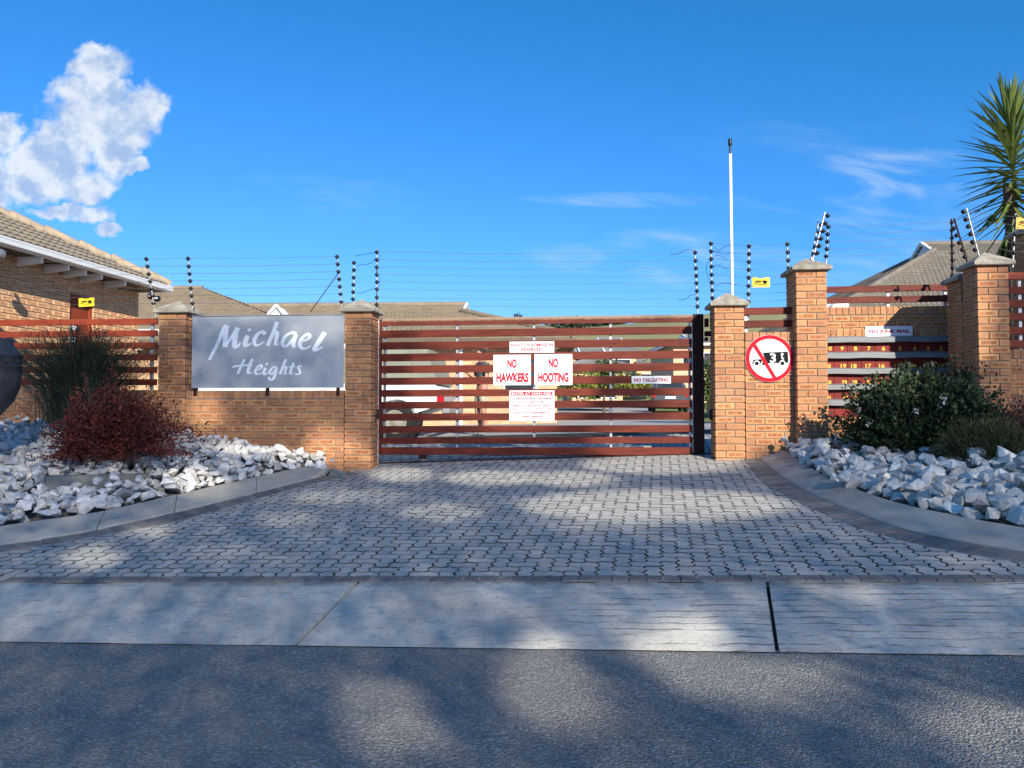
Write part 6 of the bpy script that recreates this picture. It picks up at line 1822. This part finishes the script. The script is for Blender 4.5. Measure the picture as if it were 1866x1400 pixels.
# ------------------------------------------------------------------ trees across the street: they shade the entrance
TN = (SUN.dot(WN))
def towall(P):
    """where the sun ray through P crosses the wall plane: (s, z)"""
    t = (O - P).dot(WN) / TN; Q = P + SUN * t
    return (Q - O).dot(WT), Q.z
LIT = []     # openings in the canopy: centre, two half-axes in (s, z), share of leaves missing
def opening(kind, cx, cy, rx, ry, p=1.0, d=0.0):
    f = {'w': lambda x, y: W(wl(x, y, d)[0], d, wl(x, y, d)[1]), 'g': lambda x, y: drive(x, y), 'r': lambda x, y: road(x, y)}[kind]
    if kind in 'gr': ry *= 1.6; p = min(1, p * 1.15)
    c = towall(f(cx, cy)); a = towall(f(cx + rx, cy)); b = towall(f(cx, cy - ry))
    ax, bx = (a[0] - c[0], a[1] - c[1]), (b[0] - c[0], b[1] - c[1])
    det = ax[0] * bx[1] - ax[1] * bx[0]
    LIT.append((c, ax, bx, det, p))
def is_open(s, z, rr, grow=1.0):
    for (c, a, b, det, p) in LIT:
        x, y = s - c[0], z - c[1]
        u = (x * b[1] - y * b[0]) / det; v = (a[0] * y - a[1] * x) / det
        if u * u + v * v < grow and rr.random() < p: return True
    return False
for args in (('w', 1400, 560, 130, 160), ('w', 1402, 660, 130, 150), ('w', 1330, 740, 70, 120), ('w', 1440, 760, 110, 60), ('w', 1490, 560, 90, 140), ('w', 1490, 700, 80, 120), ('w', 1320, 620, 50, 120), ('w', 1570, 560, 85, 90, 1, 1.0), ('w', 1560, 680, 85, 110, 1, 1.0), ('w', 1590, 525, 90, 50, 1, 1.0), ('w', 1640, 545, 40, 40, 1, 1.0),
             ('w', 1812, 503, 26, 16, .75, -.16), ('w', 1800, 470, 40, 14, .7, -.16),
             ('w', 940, 690, 150, 100, 1, .5), ('w', 1010, 610, 270, 40, 1, .5), ('w', 1180, 800, 110, 40, 1, .5), ('w', 1160, 630, 110, 50, 1, .5), ('w', 830, 700, 90, 70, .8, .5), ('w', 1240, 730, 40, 110, .8, .5),
             ('w', 372, 745, 36, 34, .9), ('w', 605, 812, 50, 34, .95), ('w', 580, 600, 62, 24, .75), ('w', 655, 826, 34, 22, .8), ('w', 655, 555, 45, 14, .9), ('w', 318, 556, 40, 13, .6),
             ('g', 1200, 846, 150, 10), ('g', 1190, 918, 260, 17), ('g', 1040, 872, 80, 8), ('g', 900, 870, 100, 8, .85), ('g', 730, 864, 60, 8), ('g', 165, 1015, 55, 13, .8), ('g', 272, 966, 42, 9, .8), ('g', 805, 932, 80, 10, .6), ('g', 525, 945, 55, 9, .55), ('g', 360, 898, 70, 9, .6),
             ('g', 1280, 1160, 95, 32, .95), ('r', 1360, 1235, 150, 24, .95), ('r', 985, 1225, 80, 42, .9), ('r', 1040, 1280, 70, 30, .8), ('r', 690, 1275, 90, 26, .65), ('r', 720, 1335, 90, 24, .75), ('r', 1790, 1310, 110, 24, .9), ('r', 1860, 1365, 130, 30, .7), ('r', 1480, 1222, 80, 14, .8),
             ('w', 480, 815, 110, 16, .95, -.4), ('w', 240, 700, 50, 50, .2), ('g', 1600, 1072, 90, 10, .3), ('g', 850, 1085, 90, 10, .3), ('g', 1100, 950, 120, 10, .5), ('g', 640, 905, 120, 9, .5), ('g', 420, 1010, 90, 9, .3)):
    opening(*args)
TOP = [(-14, 2.25), (-2.85, 2.30), (-2.75, 2.62), (.35, 2.62), (.7, 2.75), (4.4, 2.9), (5.0, 3.2), (7.3, 3.15), (7.5, 3.05), (14, 3.1)]
def street_tree(label, s0, s1, tdist, seed, share):
    rr = random.Random(seed)
    sc_m, zc_m = (s0 + s1) / 2, -1.2
    ctr = W(sc_m, 0, zc_m) + SUN * tdist
    gx = ctr.x + {1: -2.0, 2: 6.5, 3: 4.0}.get(seed, 0.0); gy = ctr.y; g0 = rz(gx, gy) + .05
    root = thing('street_tree', label, 'tree', (gx, gy, g0), IDM, 'shade trees across the street')
    fol = MB(); n = int(42000 * (s1 - s0) / 4.2 * share)
    for k in range(n):
        s = s0 + (s1 - s0) * ((k * 0.7548776662466927 + seed * .37) % 1.0) + rr.gauss(0, .015); z = -4.7 + 7.8 * ((k * 0.5698402909980532 + seed * .11) % 1.0) + rr.gauss(0, .03)
        if z > interp(TOP, s) - rr.uniform(0, .12): continue
        if is_open(s, z, rr): continue
        p = W(s, 0, z) + SUN * (tdist + rr.uniform(-2.4, 2.4))
        L = rr.uniform(.055, .08)
        leaf_quad(fol, p, Vector((rr.gauss(0, 1), rr.gauss(0, 1), rr.gauss(0, 1))), L * .42, L, rr)
    part(root, 'crown', fol, M['leafgum'], kind='stuff')
    tr = MB(); tr.tube([(gx, gy, g0 - .2), (gx + .1, gy, g0 + 3), (gx - .1, gy + .1, ctr.z)], .17, 12, r2=.05); part(root, 'trunk', tr, M['bark'])
    for k in range(5):
        e = W(rr.uniform(s0 + .5, s1 - .5), 0, rr.uniform(-4, 1.5)) + SUN * tdist; b = Vector((gx, gy, g0 + rr.uniform(4, ctr.z - g0)))
        if any(is_open(*towall(b.lerp(e, q / 8)), rr, 1.3) for q in range(9)): continue
        br = MB(); br.tube([b, b.lerp(e, .5) + Vector((0, 0, .5)), e], .035, 7, r2=.012); part(root, 'limb', br, M['bark'])
street_tree('tall leafy street tree across the road opposite the brick house', -7.5, -3.3, 24, 1, 1.0)
street_tree('tall leafy street tree across the road opposite the name board', -3.3, 0.9, 25, 2, 1.0)
street_tree('tall leafy street tree across the road opposite the gate', 0.9, 5.1, 24, 3, 1.0)
street_tree('tall leafy street tree across the road opposite the mailboxes', 5.1, 9.3, 25, 4, 1.0)
